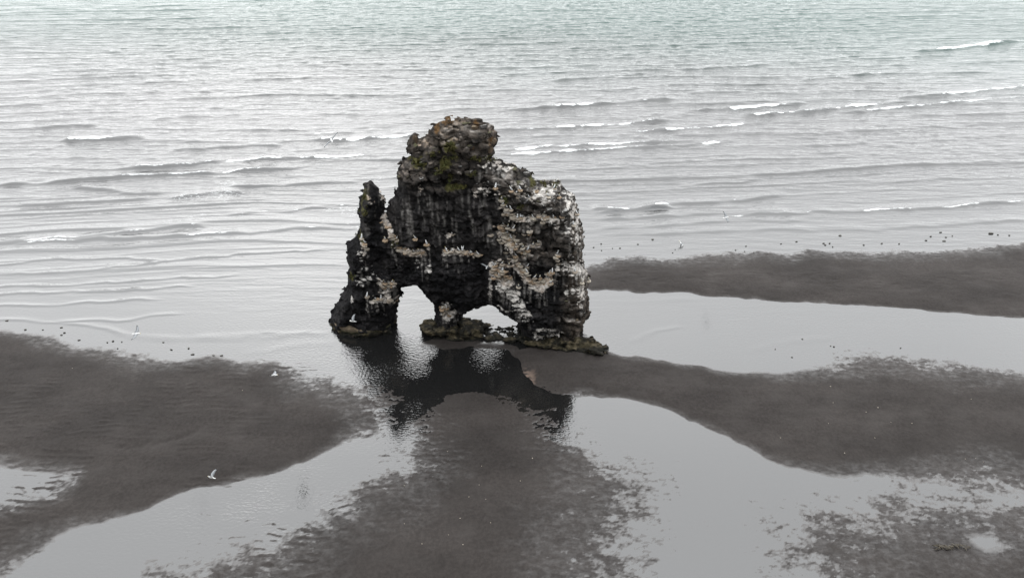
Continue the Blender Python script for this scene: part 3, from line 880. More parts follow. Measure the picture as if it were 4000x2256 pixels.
def paint_rock(me):
    n = len(me.vertices)
    co = np.empty(n * 3, np.float32); me.vertices.foreach_get('co', co); co = co.reshape(-1, 3)
    nr = vnormals(me)
    X, Z = co[:, 0].astype(float), co[:, 2].astype(float); Yv = co[:, 1] - ymid(co[:, 0])
    n1 = fbm3(X * 1.2, Yv * 1.2, Z * 1.2, 401, 3); n2 = fbm3(X * 3.5, Yv * 3.5, Z * 5.0, 402, 3); n3 = fbm3(X * 8, Yv * 8, Z * 10, 403, 2)
    blk, low = zones(X, Z)
    base = np.tile(np.array([0.022, 0.021, 0.0215]), (n, 1))
    base = lerp3(base, (0.040, 0.037, 0.034), np.clip(blk * 0.9 + 0.3 * n1, 0, 1))
    base = lerp3(base, (0.012, 0.012, 0.0135), np.clip(low * (0.75 - 0.3 * n1), 0, 1))
    base = base * np.clip(1.0 + 0.55 * n2 + 0.35 * n1, 0.35, 2.0)[:, None]
    _, crk, aidp = rock_detail(X.astype(np.float32), Yv.astype(np.float32), Z.astype(np.float32), blk.astype(np.float32), low.astype(np.float32))
    base = base * (0.62 + 0.85 * aidp)[:, None]                  # each block weathers its own way
    # paler, browner rock towards the weathered summit and the right-hand edge
    top = sstep(c2w(0, 300, -1)[1], c2w(0, 170, -1)[1], Z)
    base = lerp3(base, (0.072, 0.060, 0.048), np.clip(top * (0.55 + 0.6 * n2), 0, 0.9))
    re = sstep(c2w(1390, 600, -0.9)[0], c2w(1470, 600, -0.9)[0], X)
    base = lerp3(base, (0.105, 0.085, 0.066), np.clip(re * (0.5 + 0.6 * n2), 0, 0.85))
    blocky = np.clip(blk * sstep(0.1, 0.9, 0.6 * n2 + 0.4 * n1 + 1.1 * (aidp - 0.4)), 0, 0.6)
    base = lerp3(base, (0.115, 0.10, 0.088), blocky * 0.8)
    # bird lime
    g = np.zeros(n); tan = np.zeros(n); drip = np.zeros(n)
    for pts, w, s, tn in GUANO:
        d, t, _ = line_d(X, Z, c2(pts, -1.0))
        q = s * np.exp(-(d / w) ** 2)
        tan = np.where(q > g, tn, tan); g = np.maximum(g, q)
        for dz, kf in ((0.35, 1.0), (0.75, 0.85), (1.15, 0.6)):
            drip = np.maximum(drip, s * kf * np.exp(-(line_d(X, Z + dz, c2(pts, -1.0))[0] / (w * 0.9)) ** 2))
    up = np.clip(nr[:, 2], -1, 1)
    fr = sstep(0.6, -0.2, Yv)
    g = g * (0.45 + 0.55 * fr)
    n4 = fbm3(X * 4.2, Yv * 4.2, Z * 11.0, 409, 2)
    c1, c2_, cid, _t = voro3((X / 0.27).astype(np.float32), (Yv / 0.27).astype(np.float32), (Z / 0.17).astype(np.float32), 408)
    lim = g + 0.38 * np.clip(up, -0.7, 1) + 0.10 * n2 + 0.20 * n4 + 0.40 * (cid - 0.5) - 0.22 * np.exp(-((c2_ - c1) / 0.12) ** 2)
    a = sstep(0.72, 0.92, lim) * sstep(0.12, 0.40, g)
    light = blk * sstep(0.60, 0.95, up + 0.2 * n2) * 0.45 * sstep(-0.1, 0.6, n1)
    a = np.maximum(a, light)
    gc = lerp3(np.tile(np.array([0.56, 0.55, 0.53]), (n, 1)), (0.38, 0.285, 0.205), np.clip(tan * (0.55 + 0.5 * n2), 0, 1))
    gc = gc * (0.70 + 0.25 * n3 + 0.45 * cid)[:, None]
    base = base * (1 - a[:, None]) + gc * a[:, None]
    # dribbles down the dark wall
    st = np.zeros(n)
    for cx, c0, c1, w, s in STREAKS:
        xa, za = c2w(cx, c0, -0.9); xb, zb = c2w(cx + 6, c1, -0.9)
        wob = 0.05 * vn2(Z * 1.6, Z * 0 + cx, 404)
        dx = np.abs(X - (xa + (xb - xa) * np.clip((za - Z) / (za - zb), 0, 1)) - wob) / w
        along = sstep(za + 0.12, za - 0.1, Z) * sstep(zb - 0.3, zb + 0.3, Z)
        st = np.maximum(st, s * np.exp(-dx ** 2) * along * sstep(0.2, -0.4, Yv))
    fine = sstep(0.40, 0.75, fbm2(X * 7.0, Z * 0.55, 405, 3)) * sstep(c2w(0, 800, -0.9)[1], c2w(0, 700, -0.9)[1], Z) * (1 - blk) * 0.28 * sstep(0, -0.5, Yv) * sstep(-0.3, 0.5, n1 + n2)
    runs = sstep(0.10, 0.55, fbm2(X * 8.0, Z * 0.9, 406, 3) + 0.2 * n3) * sstep(0.30, 0.8, drip) * 0.70 * sstep(0.3, -0.3, Yv)
    st = np.maximum(np.maximum(st, fine), runs)
    st = np.clip(st * (0.85 + 0.6 * n3), 0, 0.95)
    base = lerp3(base, (0.36, 0.35, 0.335), st * 0.8)
    for lst, c in ((MOSS, (0.095, 0.093, 0.030)), (ORANGE, (0.13, 0.075, 0.03))):
        for cx, cy, rx, rz, s in lst:
            q = s * gauss(X, Z, cx, cy, rx, rz)
            k = sstep(0.35, 0.7, q + 0.35 * n2 + 0.2 * up)
            base = lerp3(base, c, np.clip(k * np.minimum(1, q * 3), 0, 0.9))
    base = np.clip(base * np.where((a < 0.3)[:, None], np.array([[0.62, 0.60, 0.585]]), np.array([[0.80, 0.78, 0.76]])), 0.004, 0.8)
    cattr(me, 'col', base)
    return a

me_rock = build_rock()
guano_v = paint_rock(me_rock)
rock_body = stack_part('rock_body', me_rock, M_ROCK, label='black layered basalt wall with two arches')
bm = bmesh.new(); bm.from_mesh(me_rock)
BVH = BVHTree.FromBMesh(bm); bm.free()

# footing of the left leg: tan collar above weed-grown stones
def sdf_part(name, x0, x1, y0, y1, z0, z1, h, fn, paint, mat, **p):
    gx, gy, gz = np.arange(x0, x1, h), np.arange(y0, y1, h), np.arange(z0, z1, h)
    X, Y, Z = np.meshgrid(gx, gy, gz, indexing='ij')
    sh = X.shape
    f = fn(X.ravel().astype(np.float32), Y.ravel().astype(np.float32), Z.ravel().astype(np.float32)).reshape(sh)
    Vt, Q = keep_large(*surface_nets(f, (x0, y0, z0), h))
    me = mesh_np(name, Vt, Q)
    co = Vt; nr = vnormals(me)
    cattr(me, 'col', np.clip(paint(co, nr), 0.004, 0.8))
    return stack_part(name, me, mat, **p)

lx0, ly0 = ground(1250 + 60 / 1.453, 430 + 1205 / 1.453, 0.3)
lx1, _ = ground(1250 + 425 / 1.453, 430 + 1205 / 1.453, 0.3)
LCX, LR = (lx0 + lx1) / 2, (lx1 - lx0) / 2
LCY = ymid(LCX)

def f_collar(x, y, z):
    r = (np.abs((x - LCX) / (LR * 0.93)) ** 2.4 + np.abs((y - LCY) / 1.45) ** 2.4) ** (1 / 2.4)
    d = (r - 1) * 1.6
    n = 0.05 * fbm3(x * 2, y * 2, z * 2, 501, 3)
    topz = 0.46 + 0.05 * np.sin(x * 1.7) - 0.06 * (x - LCX)
    return np.maximum(np.maximum(d, z - topz), 0.2 - z) + n

def p_collar(co, nr):
    n = fbm3(co[:, 0] * 3, co[:, 1] * 3, co[:, 2] * 4, 502, 3)
    c = np.tile(np.array([0.095, 0.075, 0.053]), (len(co), 1)) * (1 + 0.3 * n)[:, None]
    return lerp3(c, (0.03, 0.032, 0.018), sstep(0.42, 0.25, co[:, 2] + 0.1 * n))

def f_weed(x, y, z):
    r = np.sqrt(((x - LCX) / (LR * 1.04)) ** 2 + ((y - LCY) / 1.65) ** 2)
    d = (r - 1) * 1.8
    a1, a2, aid, at = voro3(x / 0.75, y / 0.75, z / 0.5, 503)
    b1, b2, bid, bt = voro3(x / 0.3, y / 0.3, z / 0.22, 504)
    return np.maximum(d, z - 0.26) - ((aid - 0.5) * 0.45 - 0.10 * np.exp(-((a2 - a1) / 0.15) ** 2) + (bid - 0.5) * 0.12)

def p_weed(co, nr):
    n = fbm3(co[:, 0] * 2.2, co[:, 1] * 2.2, co[:, 2] * 3, 505, 3); n2 = fbm3(co[:, 0] * 7, co[:, 1] * 7, co[:, 2] * 7, 506, 2)
    c = np.tile(np.array([0.013, 0.012, 0.009]), (len(co), 1)) * (1 + 0.4 * n2)[:, None]
    c = lerp3(c, (0.042, 0.035, 0.020), sstep(0.1, 0.8, n + 0.35 * nr[:, 2]) * 0.8)
    c = lerp3(c, (0.11, 0.09, 0.06), sstep(0.5, 0.9, n2 + 0.5 * n + 0.3 * nr[:, 2]) * 0.6)
    return lerp3(c, (0.012, 0.012, 0.010), sstep(0.22, 0.05, co[:, 2]))

sdf_part('footing_collar', LCX - LR * 1.3, LCX + LR * 1.3, LCY - 3, LCY + 3, 0.1, 1.3, 0.07, f_collar, p_collar, M_ROCK, label='tan cemented collar round the foot of the left leg')
sdf_part('footing_stones', LCX - LR * 1.4, LCX + LR * 1.4, LCY - 3.6, LCY + 3.4, -0.5, 1.0, 0.075, f_weed, p_weed, M_ROCK, label='weed-grown stones under the left leg')

# long weedy ledge under the middle and right legs
LP = [ground(1250 + a / 1.453, 430 + b / 1.453, 0.2) for a, b in ((640,1238),(760,1242),(900,1248),(1050,1255),(1200,1290),(1350,1315),(1480,1325),(1590,1350))]
LPx, LPy = np.array([p[0] for p in LP]), np.array([p[1] for p in LP])

def f_ledge(x, y, z):
    d, t, s = line_d(x, y, LP)
    w = np.interp(t, [0, .15, .35, .55, .8, 1], [0.75, 0.9, 0.7, 0.7, 0.75, 0.6]).astype(np.float32)
    ht = np.interp(t, [0, .12, .22, .35, .5, .6, .85, .95, 1], [0.45, .70, .50, .12, .10, .22, .28, .40, .26]).astype(np.float32)
    a1, a2, aid, at = voro3((x + 0.2 * z) / 0.8, y / 0.6, z / 0.30 + 0.25 * x, 511)
    b1, b2, bid, bt = voro3(x / 0.3, y / 0.3, z / 0.16, 512)
    lim = np.maximum(d - w - 0.12, z - ht - 0.09)
    return np.maximum(lim, np.maximum(d - w, z - ht) - ((aid - 0.5) * 0.42 + at * 0.30 + bt * 0.10 - 0.14 * np.exp(-((a2 - a1) / 0.14) ** 2) + (bid - 0.5) * 0.20 - 0.05 * np.exp(-((b2 - b1) / 0.15) ** 2)))

sdf_part('base_ledge', LPx.min() - 2, LPx.max() + 1.8, LPy.min() - 2, LPy.max() + 2, -0.5, 1.9, 0.075, f_ledge, p_weed, M_ROCK, label='olive weed-grown rock ledge under the right and middle legs')

# ------------------------------------------------------------------ loose blocks on the summit, shoulder and right edge
def block_mesh(seed):
    """an angular broken stone: the hull of a few points in a box"""
    r = random.Random(seed)
    b = bmesh.new()
    for i in range(17):
        p = Vector((r.uniform(-.5, .5), r.uniform(-.5, .5), r.uniform(-.5, .5)))
        k = 0.5 / max(abs(p.x), abs(p.y), abs(p.z)) * r.uniform(.78, 1.0)
        b.verts.new(p * k)
    bmesh.ops.convex_hull(b, input=list(b.verts))
    for v in [v for v in b.verts if not v.link_faces]: b.verts.remove(v)
    bmesh.ops.recalc_face_normals(b, faces=list(b.faces))
    me = bpy.data.meshes.new('block'); b.to_mesh(me); b.free()
    return me

BM = [mat_block('block_dark', (0.026, 0.0245, 0.0235), (0.30, 0.29, 0.275), 0.55),
      mat_block('block_grey', (0.060, 0.056, 0.053), (0.34, 0.33, 0.315), 0.75),
      mat_block('block_brown', (0.080, 0.060, 0.042), (0.22, 0.18, 0.13), 0.5),
      mat_block('block_bare', (0.042, 0.036, 0.031), (0.10, 0.10, 0.05), 0.5)]
BLOCKS = []
for i in range(16):
    m = block_mesh(600 + i); m.materials.append(BM[i % 4]); BLOCKS.append(m)

def hit(cx, cy):
    """the point of the rock face at a place of the face chart"""
    d = ray(1250 + cx / 1.453, 430 + cy / 1.453)
    loc, nrm, ind, dist = BVH.ray_cast(Vector((0, 0, CAM_H)), Vector(d).normalized())
    return loc, nrm

def put_block(loc, size, yaw, tilt, me):
    o = bpy.data.objects.new('block', me); COL.objects.link(o)
    o.parent = stack; o.matrix_parent_inverse = INV
    o.location = loc; o.scale = size; o.rotation_euler = (tilt[0], tilt[1], yaw)

def scatter_blocks(n, cx0, cx1, cy0, cy1, s0, s1, mats, sink=0.50):
    k = 0; tries = 0
    while k < n and tries < n * 6:
        tries += 1
        loc, nrm = hit(rnd.uniform(cx0, cx1), rnd.uniform(cy0, cy1))
        if loc is None or loc.y > 41: continue
        s = rnd.uniform(s0, s1)
        me = BLOCKS[4 * rnd.randrange(4) + rnd.choice(mats)]
        p = Vector(loc) - Vector(nrm) * s * sink
        put_block(p, (s * rnd.uniform(.65, 1.1), s * rnd.uniform(.8, 1.1), s * rnd.uniform(.6, 1.15)),
                  rnd.uniform(-.7, .7), (rnd.uniform(-.3, .3), rnd.uniform(-.3, .3)), me)
        k += 1

scatter_blocks(15, 640, 990, 80, 260, .25, .45, (2, 3, 3, 0))
scatter_blocks(8, 515, 640, 175, 270, .22, .38, (2, 3, 3))
scatter_blocks(40, 455, 1000, 275, 440, .20, .40, (0, 0, 3, 3))
scatter_blocks(36, 1000, 1350, 330, 520, .22, .46, (0, 0, 1, 3))
scatter_blocks(26, 1150, 1460, 480, 640, .22, .42, (0, 0, 1, 3))
scatter_blocks(30, 1370, 1500, 560, 1000, .20, .40, (1, 0, 3, 0))
scatter_blocks(20, 1380, 1510, 1000, 1260, .25, .45, (0, 2, 3))
for cx, cy, s, me in ((535, 160, (.34, .34, .55), 2), (535, 215, (.38, .4, .6), 3), (731, 66, (.16, .2, .45), 2), (795, 62, (.12, .2, .32), 3), (825, 72, (.6, .4, .25), 3),
                      (930, 100, (.5, .4, .45), 1), (960, 130, (.4, .4, .45), 3), (985, 170, (.4, .45, .35), 2), (965, 215, (.45, .5, .5), 2), (880, 105, (.4, .4, .5), 2),
                      (850, 205, (.6, .4, .45), 3), (1100, 335, (.5, .5, .38), 3), (1175, 365, (.45, .4, .4), 1), (1180, 415, (.32, .35, .6), 1), (1130, 420, (.4, .4, .4), 3)):
    loc, nrm = hit(cx, cy + 6)
    if loc is not None and loc.y < 41:
        put_block(Vector(loc) + Vector((0, .1, -.02)), s, rnd.uniform(-.3, .3), (rnd.uniform(-.1, .1), rnd.uniform(-.12, .12)), BLOCKS[me + 4 * rnd.randrange(4)])

# ------------------------------------------------------------------ nests and grass on the rock
def nest_mesh(seed):
    r = random.Random(seed); b = bmesh.new()
    bmesh.ops.create_icosphere(b, subdivisions=2, radius=0.5)
    for v in b.verts:
        k = 1 + 0.22 * (r.random() - .5)
        v.co *= k
        if v.co.z > 0.12: v.co.z = 0.12 + (v.co.z - 0.12) * 0.25 - 0.10 * max(0, 1 - (v.co.xy.length / 0.3) ** 2)
        if v.co.z < 0: v.co.x *= 1 + 0.5 * v.co.z; v.co.y *= 1 + 0.5 * v.co.z
    me = bpy.data.meshes.new('nest'); b.to_mesh(me); b.free()
    return me

NM = [mat_simple('nest_straw', (0.25, 0.185, 0.125), .9, .35, 14), mat_simple('nest_lime', (0.32, 0.285, 0.235), .9, .3, 14), mat_simple('nest_mud', (0.24, 0.205, 0.165), .9, .35, 14)]
NESTS = []
for i in range(9):
    m = nest_mesh(700 + i); m.materials.append(NM[i % 3]); NESTS.append(m)

def put_nest(loc, s):
    o = bpy.data.objects.new('nest', rnd.choice(NESTS)); COL.objects.link(o)
    o.parent = stack; o.matrix_parent_inverse = INV
    o.location = loc; o.scale = (s * rnd.uniform(.9, 1.25), s, s * rnd.uniform(.6, .95)); o.rotation_euler = (rnd.uniform(-.1, .1), rnd.uniform(-.1, .1), rnd.uniform(0, 6.28))

NEST_BANDS = [([(1035,565),(1090,600),(1145,600)], 24, 10), ([(1030,690),(1070,740),(1130,785),(1165,800)], 42, 34), ([(1100,830),(1110,870),(1150,915),(1200,962),(1260,975),(1320,935)], 16, 30),
              ([(990,885),(1020,920),(1060,950)], 36, 24), ([(445,785),(500,800),(590,810)], 14, 16), ([(705,800),(760,798),(830,805),(905,825)], 10, 14), ([(345,640),(390,670),(425,735)], 14, 10),
              ([(350,985),(425,985)], 18, 8), ([(300,1068),(360,1072),(430,1085)], 8, 7), ([(700,1125),(740,1160)], 30, 8), ([(1190,600),(1260,600),(1340,620)], 20, 8), ([(1350,825),(1345,865)], 12, 4), ([(1190,680),(1170,720)], 12, 5), ([(250,765),(262,790)], 12, 4)]
for pts, w, n in NEST_BANDS:
    L = np.array(pts, float); seg = np.r_[0, np.cumsum(np.hypot(*np.diff(L, axis=0).T))]
    for i in range(n):
        t = rnd.random() * seg[-1]
        cx = np.interp(t, seg, L[:, 0]) + rnd.gauss(0, w * .6); cy = np.interp(t, seg, L[:, 1]) + rnd.gauss(0, w * .6)
        loc, nrm = hit(cx, cy)
        if loc is None or loc.y > 39: continue
        put_nest(Vector(loc) - Vector(nrm) * 0.03, rnd.uniform(.26, .40))

def tuft_mesh(seed):
    r = random.Random(seed); vs_, fs_ = [], []
    for i in range(16):
        a = r.uniform(0, 6.28); rr = r.uniform(0, .5); bx, by = rr * math.cos(a), rr * math.sin(a)
        l = r.uniform(.3, .7); lx, ly = r.uniform(-.5, .5) * l, r.uniform(-.5, .5) * l
        w = r.uniform(.06, .12); c, s = math.cos(a + 1.5) * w, math.sin(a + 1.5) * w
        k = len(vs_)
        vs_ += [(bx - c, by - s, -.1), (bx + c, by + s, -.1), (bx + lx * .6 + c * .7, by + ly * .6 + s * .7, l * .6), (bx + lx * .6 - c * .7, by + ly * .6 - s * .7, l * .6), (bx + lx, by + ly, l * .8)]
        fs_ += [(k, k + 1, k + 2, k + 3), (k + 3, k + 2, k + 4)]
    me = bpy.data.meshes.new('grass_tuft'); me.from_pydata(vs_, [], fs_); me.update()
    return me

TM = [mat_simple('moss_green', (0.062, 0.068, 0.020), .9, .35, 12), mat_simple('moss_olive', (0.085, 0.078, 0.028), .9, .35, 12)]
TUFTS = []
for i in range(6):
    m = tuft_mesh(800 + i); m.materials.append(TM[i % 2]); TUFTS.append(m)
for cx, cy, rx, rz, s in MOSS:
    for i in range(int(3 + 5 * s)):
        loc, nrm = hit(cx + rnd.gauss(0, rx * .5), cy + rnd.gauss(0, rz * .5))
        if loc is None or loc.y > 39: continue
        o = bpy.data.objects.new('grass_tuft', rnd.choice(TUFTS)); COL.objects.link(o)
        o.parent = stack; o.matrix_parent_inverse = INV
        k = rnd.uniform(.2, .36); o.location = loc; o.scale = (k, k, k * .8); o.rotation_euler = (rnd.uniform(.1, .6), 0, rnd.uniform(-.5, .5))

# ------------------------------------------------------------------ birds
M_WHITE = mat_simple('plumage_white', (0.62, 0.62, 0.61), .7, .05, 20)
M_GREY = mat_simple('plumage_grey', (0.24, 0.25, 0.26), .7, .1, 20)
M_BLACK = mat_simple('plumage_black', (0.03, 0.03, 0.032), .6, .1, 20)
M_BEAK = mat_simple('beak_yellow', (0.55, 0.42, 0.08), .5, .1, 20)

def tube_body(b, path, mats, seg=8):
    """rings along a path of (centre, rx, rz, material)"""
    prev = None
    for (c, rx, rz, mi) in path:
        ring = []
        for i in range(seg):
            a = 2 * math.pi * i / seg
            ring.append(b.verts.new(Vector(c) + Vector((0, rx * math.cos(a), rz * math.sin(a)))))
        if prev:
            for i in range(seg):
                f = b.faces.new((prev[i], prev[(i + 1) % seg], ring[(i + 1) % seg], ring[i])); f.material_index = mi; f.smooth = True
        else:
            b.faces.new(ring[::-1])
        prev = ring
    b.faces.new(prev)

def perched_mesh(seed):
    r = random.Random(seed); b = bmesh.new()
    up = r.uniform(.75, 1.15)
    P = [((-.17, 0, .06), .018, .008, 2), ((-.13, 0, .08), .035, .022, 2), ((-.07, 0, .11), .058, .050, 1), ((0, 0, .15), .070, .070, 1), ((.05, 0, .19), .064, .070, 0),
         ((.09, 0, .225 + .02 * up), .048, .055, 0), ((.115, 0, .265 + .03 * up), .036, .040, 0), ((.125, 0, .295 + .035 * up), .037, .036, 0), ((.150, 0, .300 + .035 * up), .028, .027, 0),
         ((.170, 0, .296 + .035 * up), .011, .012, 3), ((.200, 0, .288 + .035 * up), .003, .003, 3)]
    tube_body(b, P, None)
    for f in b.faces:                                            # grey mantle above, white below
        c = f.calc_center_median()
        if f.material_index == 1 and c.z < .18: f.material_index = 0
    for s in (-1, 1):                                            # folded wings close along the flanks
        vs2 = [b.verts.new((x, s * y, z)) for x, y, z in ((.04, .066, .215), (.05, .072, .17), (-.05, .066, .10), (-.12, .016, .085), (-.08, .042, .14), (-.01, .052, .21))]
        f = b.faces.new(vs2 if s < 0 else vs2[::-1]); f.material_index = 1
        for (x, y) in ((.02, .03),):                             # leg
            q = [b.verts.new((x + dx, s * y + dy, z)) for z in (.13, 0.0) for dx, dy in ((-.008, -.008), (.008, -.008), (.008, .008), (-.008, .008))]
            for i in range(4):
                f = b.faces.new((q[i], q[(i + 1) % 4], q[4 + (i + 1) % 4], q[4 + i])); f.material_index = 2
    me = bpy.data.meshes.new('kittiwake'); b.to_mesh(me); b.free()
    for m in (M_WHITE, M_GREY, M_BLACK, M_BEAK): me.materials.append(m)
    return me

def flying_mesh(dihL, dihR, sweep=0.10):
    b = bmesh.new()
    P = [((-.25, 0, 0), .045, .006, 0), ((-.16, 0, 0), .030, .018, 0), ((-.08, 0, 0), .052, .045, 0), ((0, 0, 0), .066, .060, 0), ((.08, 0, .003), .060, .055, 0),
         ((.14, 0, .012), .042, .042, 0), ((.18, 0, .02), .036, .036, 0), ((.21, 0, .018), .024, .024, 0), ((.225, 0, .015), .010, .010, 3), ((.255, 0, .008), .003, .003, 3)]
    tube_body(b, P, None)
    for s, dih in ((1, dihL), (-1, dihR)):
        secs = []
        for (d, chord, xoff) in ((.03, .17, .04), (.18, .17, .09), (.34, .14, .06), (.46, .08, -.01), (.53, .02, -.09)):
            fold = 1.0 if d < .2 else 0.72                        # the hand of the wing droops a little
            z0 = math.sin(dih) * min(d, .2) + math.sin(dih * fold) * max(0, d - .2); yy = math.cos(dih) * min(d, .2) + math.cos(dih * fold) * max(0, d - .2)
            row = [b.verts.new((xoff + .02, s * yy, z0 + .02)), b.verts.new((xoff - .02, s * yy, z0 + .034)), b.verts.new((xoff - chord, s * yy, z0 + .022)), b.verts.new((xoff - .02, s * yy, z0 + .012))]
            secs.append(row)
        for k, (r0, r1) in enumerate(zip(secs[:-1], secs[1:])):
            for i in range(4):
                q = (r0[i], r0[(i + 1) % 4], r1[(i + 1) % 4], r1[i])
                f = b.faces.new(q if s > 0 else q[::-1]); f.smooth = True
                f.material_index = 2 if k == 3 else (1 if i in (0, 1) else 0)
        b.faces.new(secs[-1] if s > 0 else secs[-1][::-1]).material_index = 2
    me = bpy.data.meshes.new('gull'); b.to_mesh(me); b.free()
    for m in (M_WHITE, M_GREY, M_BLACK, M_BEAK): me.materials.append(m)
    return me

PERCH = [perched_mesh(900 + i) for i in range(4)]
E = [(140,85),(345,125),(425,155),(470,115),(460,210),(683,135),(965,95),(880,210),(1005,220),(612,245),(205,262),(235,318),(260,388),(352,392),(473,500),(515,505),(413,515),(665,520),(817,455),(972,498),
     (1070,485),(1255,460),(310,657),(378,672),(248,710),(293,725),(237,605),(795,570),(340,810),(1215,612),(432,910),(497,938),(662,903),(735,870),(590,968),(1010,1030),(412,1050),(153,1175),(220,1165),
     (100,1190),(333,1185),(480,1188),(585,1205),(255,1262),(575,1282),(328,1350),(685,1360),(745,1370),(848,1365),(885,1362),(908,1298),(960,1288),(895,1440),(1245,1280),(1435,1410)]
G = [(505,335),(540,410),(820,350),(975,350),(1255,335),(1412,410),(1232,525),(1285,520),(805,965),(940,965),(568,1150),(680,1193),(755,1190)]
C3 = [(1500,75),(1430,245),(1455,270),(1495,275),(1575,265),(1620,255),(1715,290),(1385,920),(1430,910)]
C4 = [(25,195),(118,232),(188,245)]
SPOTS = [(1900 + x / 3.633, 700 + y / 3.633) for x, y in E] + [(1900 + x / 3.633, 1000 + y / 3.633) for x, y in ((463,403),(893,350),(1333,348))]
SPOTS += [(1280 + x / 3.633, 830 + y / 3.633) for x, y in G] + [(1250 + x / 2.907, 880 + y / 2.907) for x, y in C3] + [(1800 + x / 2.907, 900 + y / 2.907) for x, y in C4]
SPOTS += [(1750 + 1230 / 2.907, 430 + 765 / 2.907)]

def region(px, py):
    if px > 2165 and py < 700: return 'white gull standing alone on the highest point of the right shoulder', None
    if px < 1700 and py > 1080: return 'white gull on low ledges of the left leg', 'gulls low on the left leg'
    if px < 1560: return 'white gull high on the left leg', 'gulls on the left leg'
    if px < 1700: return 'white gull on the nest band above the tall left arch', 'gulls above the left arch'
    if px < 1760 and py > 1150: return 'white gull on the pale nest cluster at the middle foot', 'gulls on the middle foot'
    if px < 1880: return 'white gull in the nest row halfway up the dark middle wall', 'gulls on the middle wall'
    if py < 800: return 'white gull perched among the pale blocks of the right shoulder', 'gulls on the right shoulder'
    if py < 900: return 'white gull on upper nest bands under the right shoulder', 'gulls on the upper right bands'
    if py < 1010: return 'white gull on nests beside the dark hollow of right leg', 'gulls beside the dark hollow'
    return 'white gull on curved nest ledge below the dark hollow', 'gulls on the curved ledge'

NTH = ['first', 'second', 'third', 'fourth', 'fifth', 'sixth', 'seventh', 'eighth', 'ninth', 'tenth', 'eleventh', 'twelfth', 'thirteenth', 'fourteenth', 'fifteenth', 'sixteenth', 'seventeenth',
       'eighteenth', 'nineteenth', 'twentieth'] + ['twenty-' + n for n in ('first', 'second', 'third', 'fourth', 'fifth', 'sixth', 'seventh', 'eighth', 'ninth')] + ['thirtieth'] + ['thirty-' + n for n in ('first', 'second', 'third', 'fourth', 'fifth')]

def ordinal(o, lab, grp, seen={}):
    """look-alikes are told apart by their order from the left; call in that order"""
    o['label'] = lab
    if grp:
        k = seen[grp] = seen.get(grp, -1) + 1
        o['group'] = grp
        o['label'] = lab + ', ' + NTH[k] + ' from left'

for px, py in sorted(SPOTS):
    d = Vector(ray(px, py + 5)).normalized()
    loc, nrm, ind, dist = BVH.ray_cast(Vector((0, 0, CAM_H)), d)
    if loc is None:
        loc, nrm, ind, dist = BVH.ray_cast(Vector((0, 0, CAM_H)), Vector(ray(px, py + 16)).normalized())
        if loc is None: continue
    out = Vector((nrm.x, nrm.y, 0)) * 0.12
    p = Vector(loc) + out
    put_nest(p + Vector((0, 0, -.07)), rnd.uniform(.28, .36))
    o = bpy.data.objects.new('perched_gull', rnd.choice(PERCH)); COL.objects.link(o)
    o.location = p + Vector((0, 0, -.035)); o.rotation_euler = (0, 0, rnd.uniform(0, 6.28)); k = rnd.uniform(.66, .82); o.scale = (k * .72, k * .95, k)
    lab, grp = region(px, py)
    ordinal(o, lab, grp); o['category'] = 'gull'

FLY = [  # px, py, distance, heading, pitch, roll, dihedrals, scale, label
    (533, 1303, 38.5, 0.05, 0.0, 0.15, .35, .10, .95, 'gull gliding over the waterline by the left sand bank, wings spread'),
    (1070, 1465, 36.5, 0.1, 0.0, -.45, .3, .25, .95, 'small white gull flying low over the right end of the left sand bank'),
    (826, 1863, 31.5, 2.9, -.1, .2, .95, .7, .80, 'white gull with raised wings over the lower edge of the left bank'),
    (1378, 1254, 41.0, 3.0, 0.0, .1, .8, .9, .95, 'white gull flying past the tan collar of the left leg'),
    (2836, 850, 50.0, .2, 0, .35, .3, .1, 1.0, 'gull in flight over the shallows right of the rock'),
    (1296, 548, 31.0, 1.9, 0, -.75, .12, .10, .95, 'grey gull banking over the waves left of the summit, wings outstretched'),
    (1537, 981, 42.5, -.4, 0, .3, .5, .2, .9, 'bright white gull flying in front of the dark left leg'),
    (1902, 1042, 41.0, 1.4, 0, .25, .3, .25, .95, 'white gull with spread wings passing the left edge of the right leg'),
]
for px, py, dist, hd, pt, rl, dl, dr, sc, lab in FLY:
    o = obj('flying_gull', flying_mesh(dl, dr), None, None, label=lab, category='gull', group='gulls in flight')
    o.location = Vector((0, 0, CAM_H)) + Vector(ray(px, py)).normalized() * dist
    o.rotation_euler = (rl, pt, hd); sc *= .88; o.scale = (sc, sc, sc)
wx, wy = ground(2660, 960)
o = bpy.data.objects.new('wading_gull', PERCH[0]); COL.objects.link(o)
o.location = (wx, wy, -.03); o.rotation_euler = (0, 0, 2.5); o.scale = (1.15,) * 3
o['label'] = 'lone gull wading in the shallows off the far sand bar'; o['category'] = 'gull'

# ------------------------------------------------------------------ stones along the water's edge
def stone_mesh(seed):
    r = random.Random(seed); b = bmesh.new()
    bmesh.ops.create_icosphere(b, subdivisions=2, radius=.5)
    ph = [r.uniform(0, 6) for _ in range(6)]
    for v in b.verts:
        k = 1 + .16 * math.sin(3 * v.co.x * 2 + ph[0]) + .14 * math.sin(5 * v.co.y + ph[1]) + .12 * math.sin(6 * v.co.z + ph[2]) + r.uniform(-.05, .05)
        v.co = Vector((v.co.x * k, v.co.y * k * .8, v.co.z * k * .55))
    for f in b.faces: f.smooth = True
    me = bpy.data.meshes.new('stone'); b.to_mesh(me); b.free()
    return me

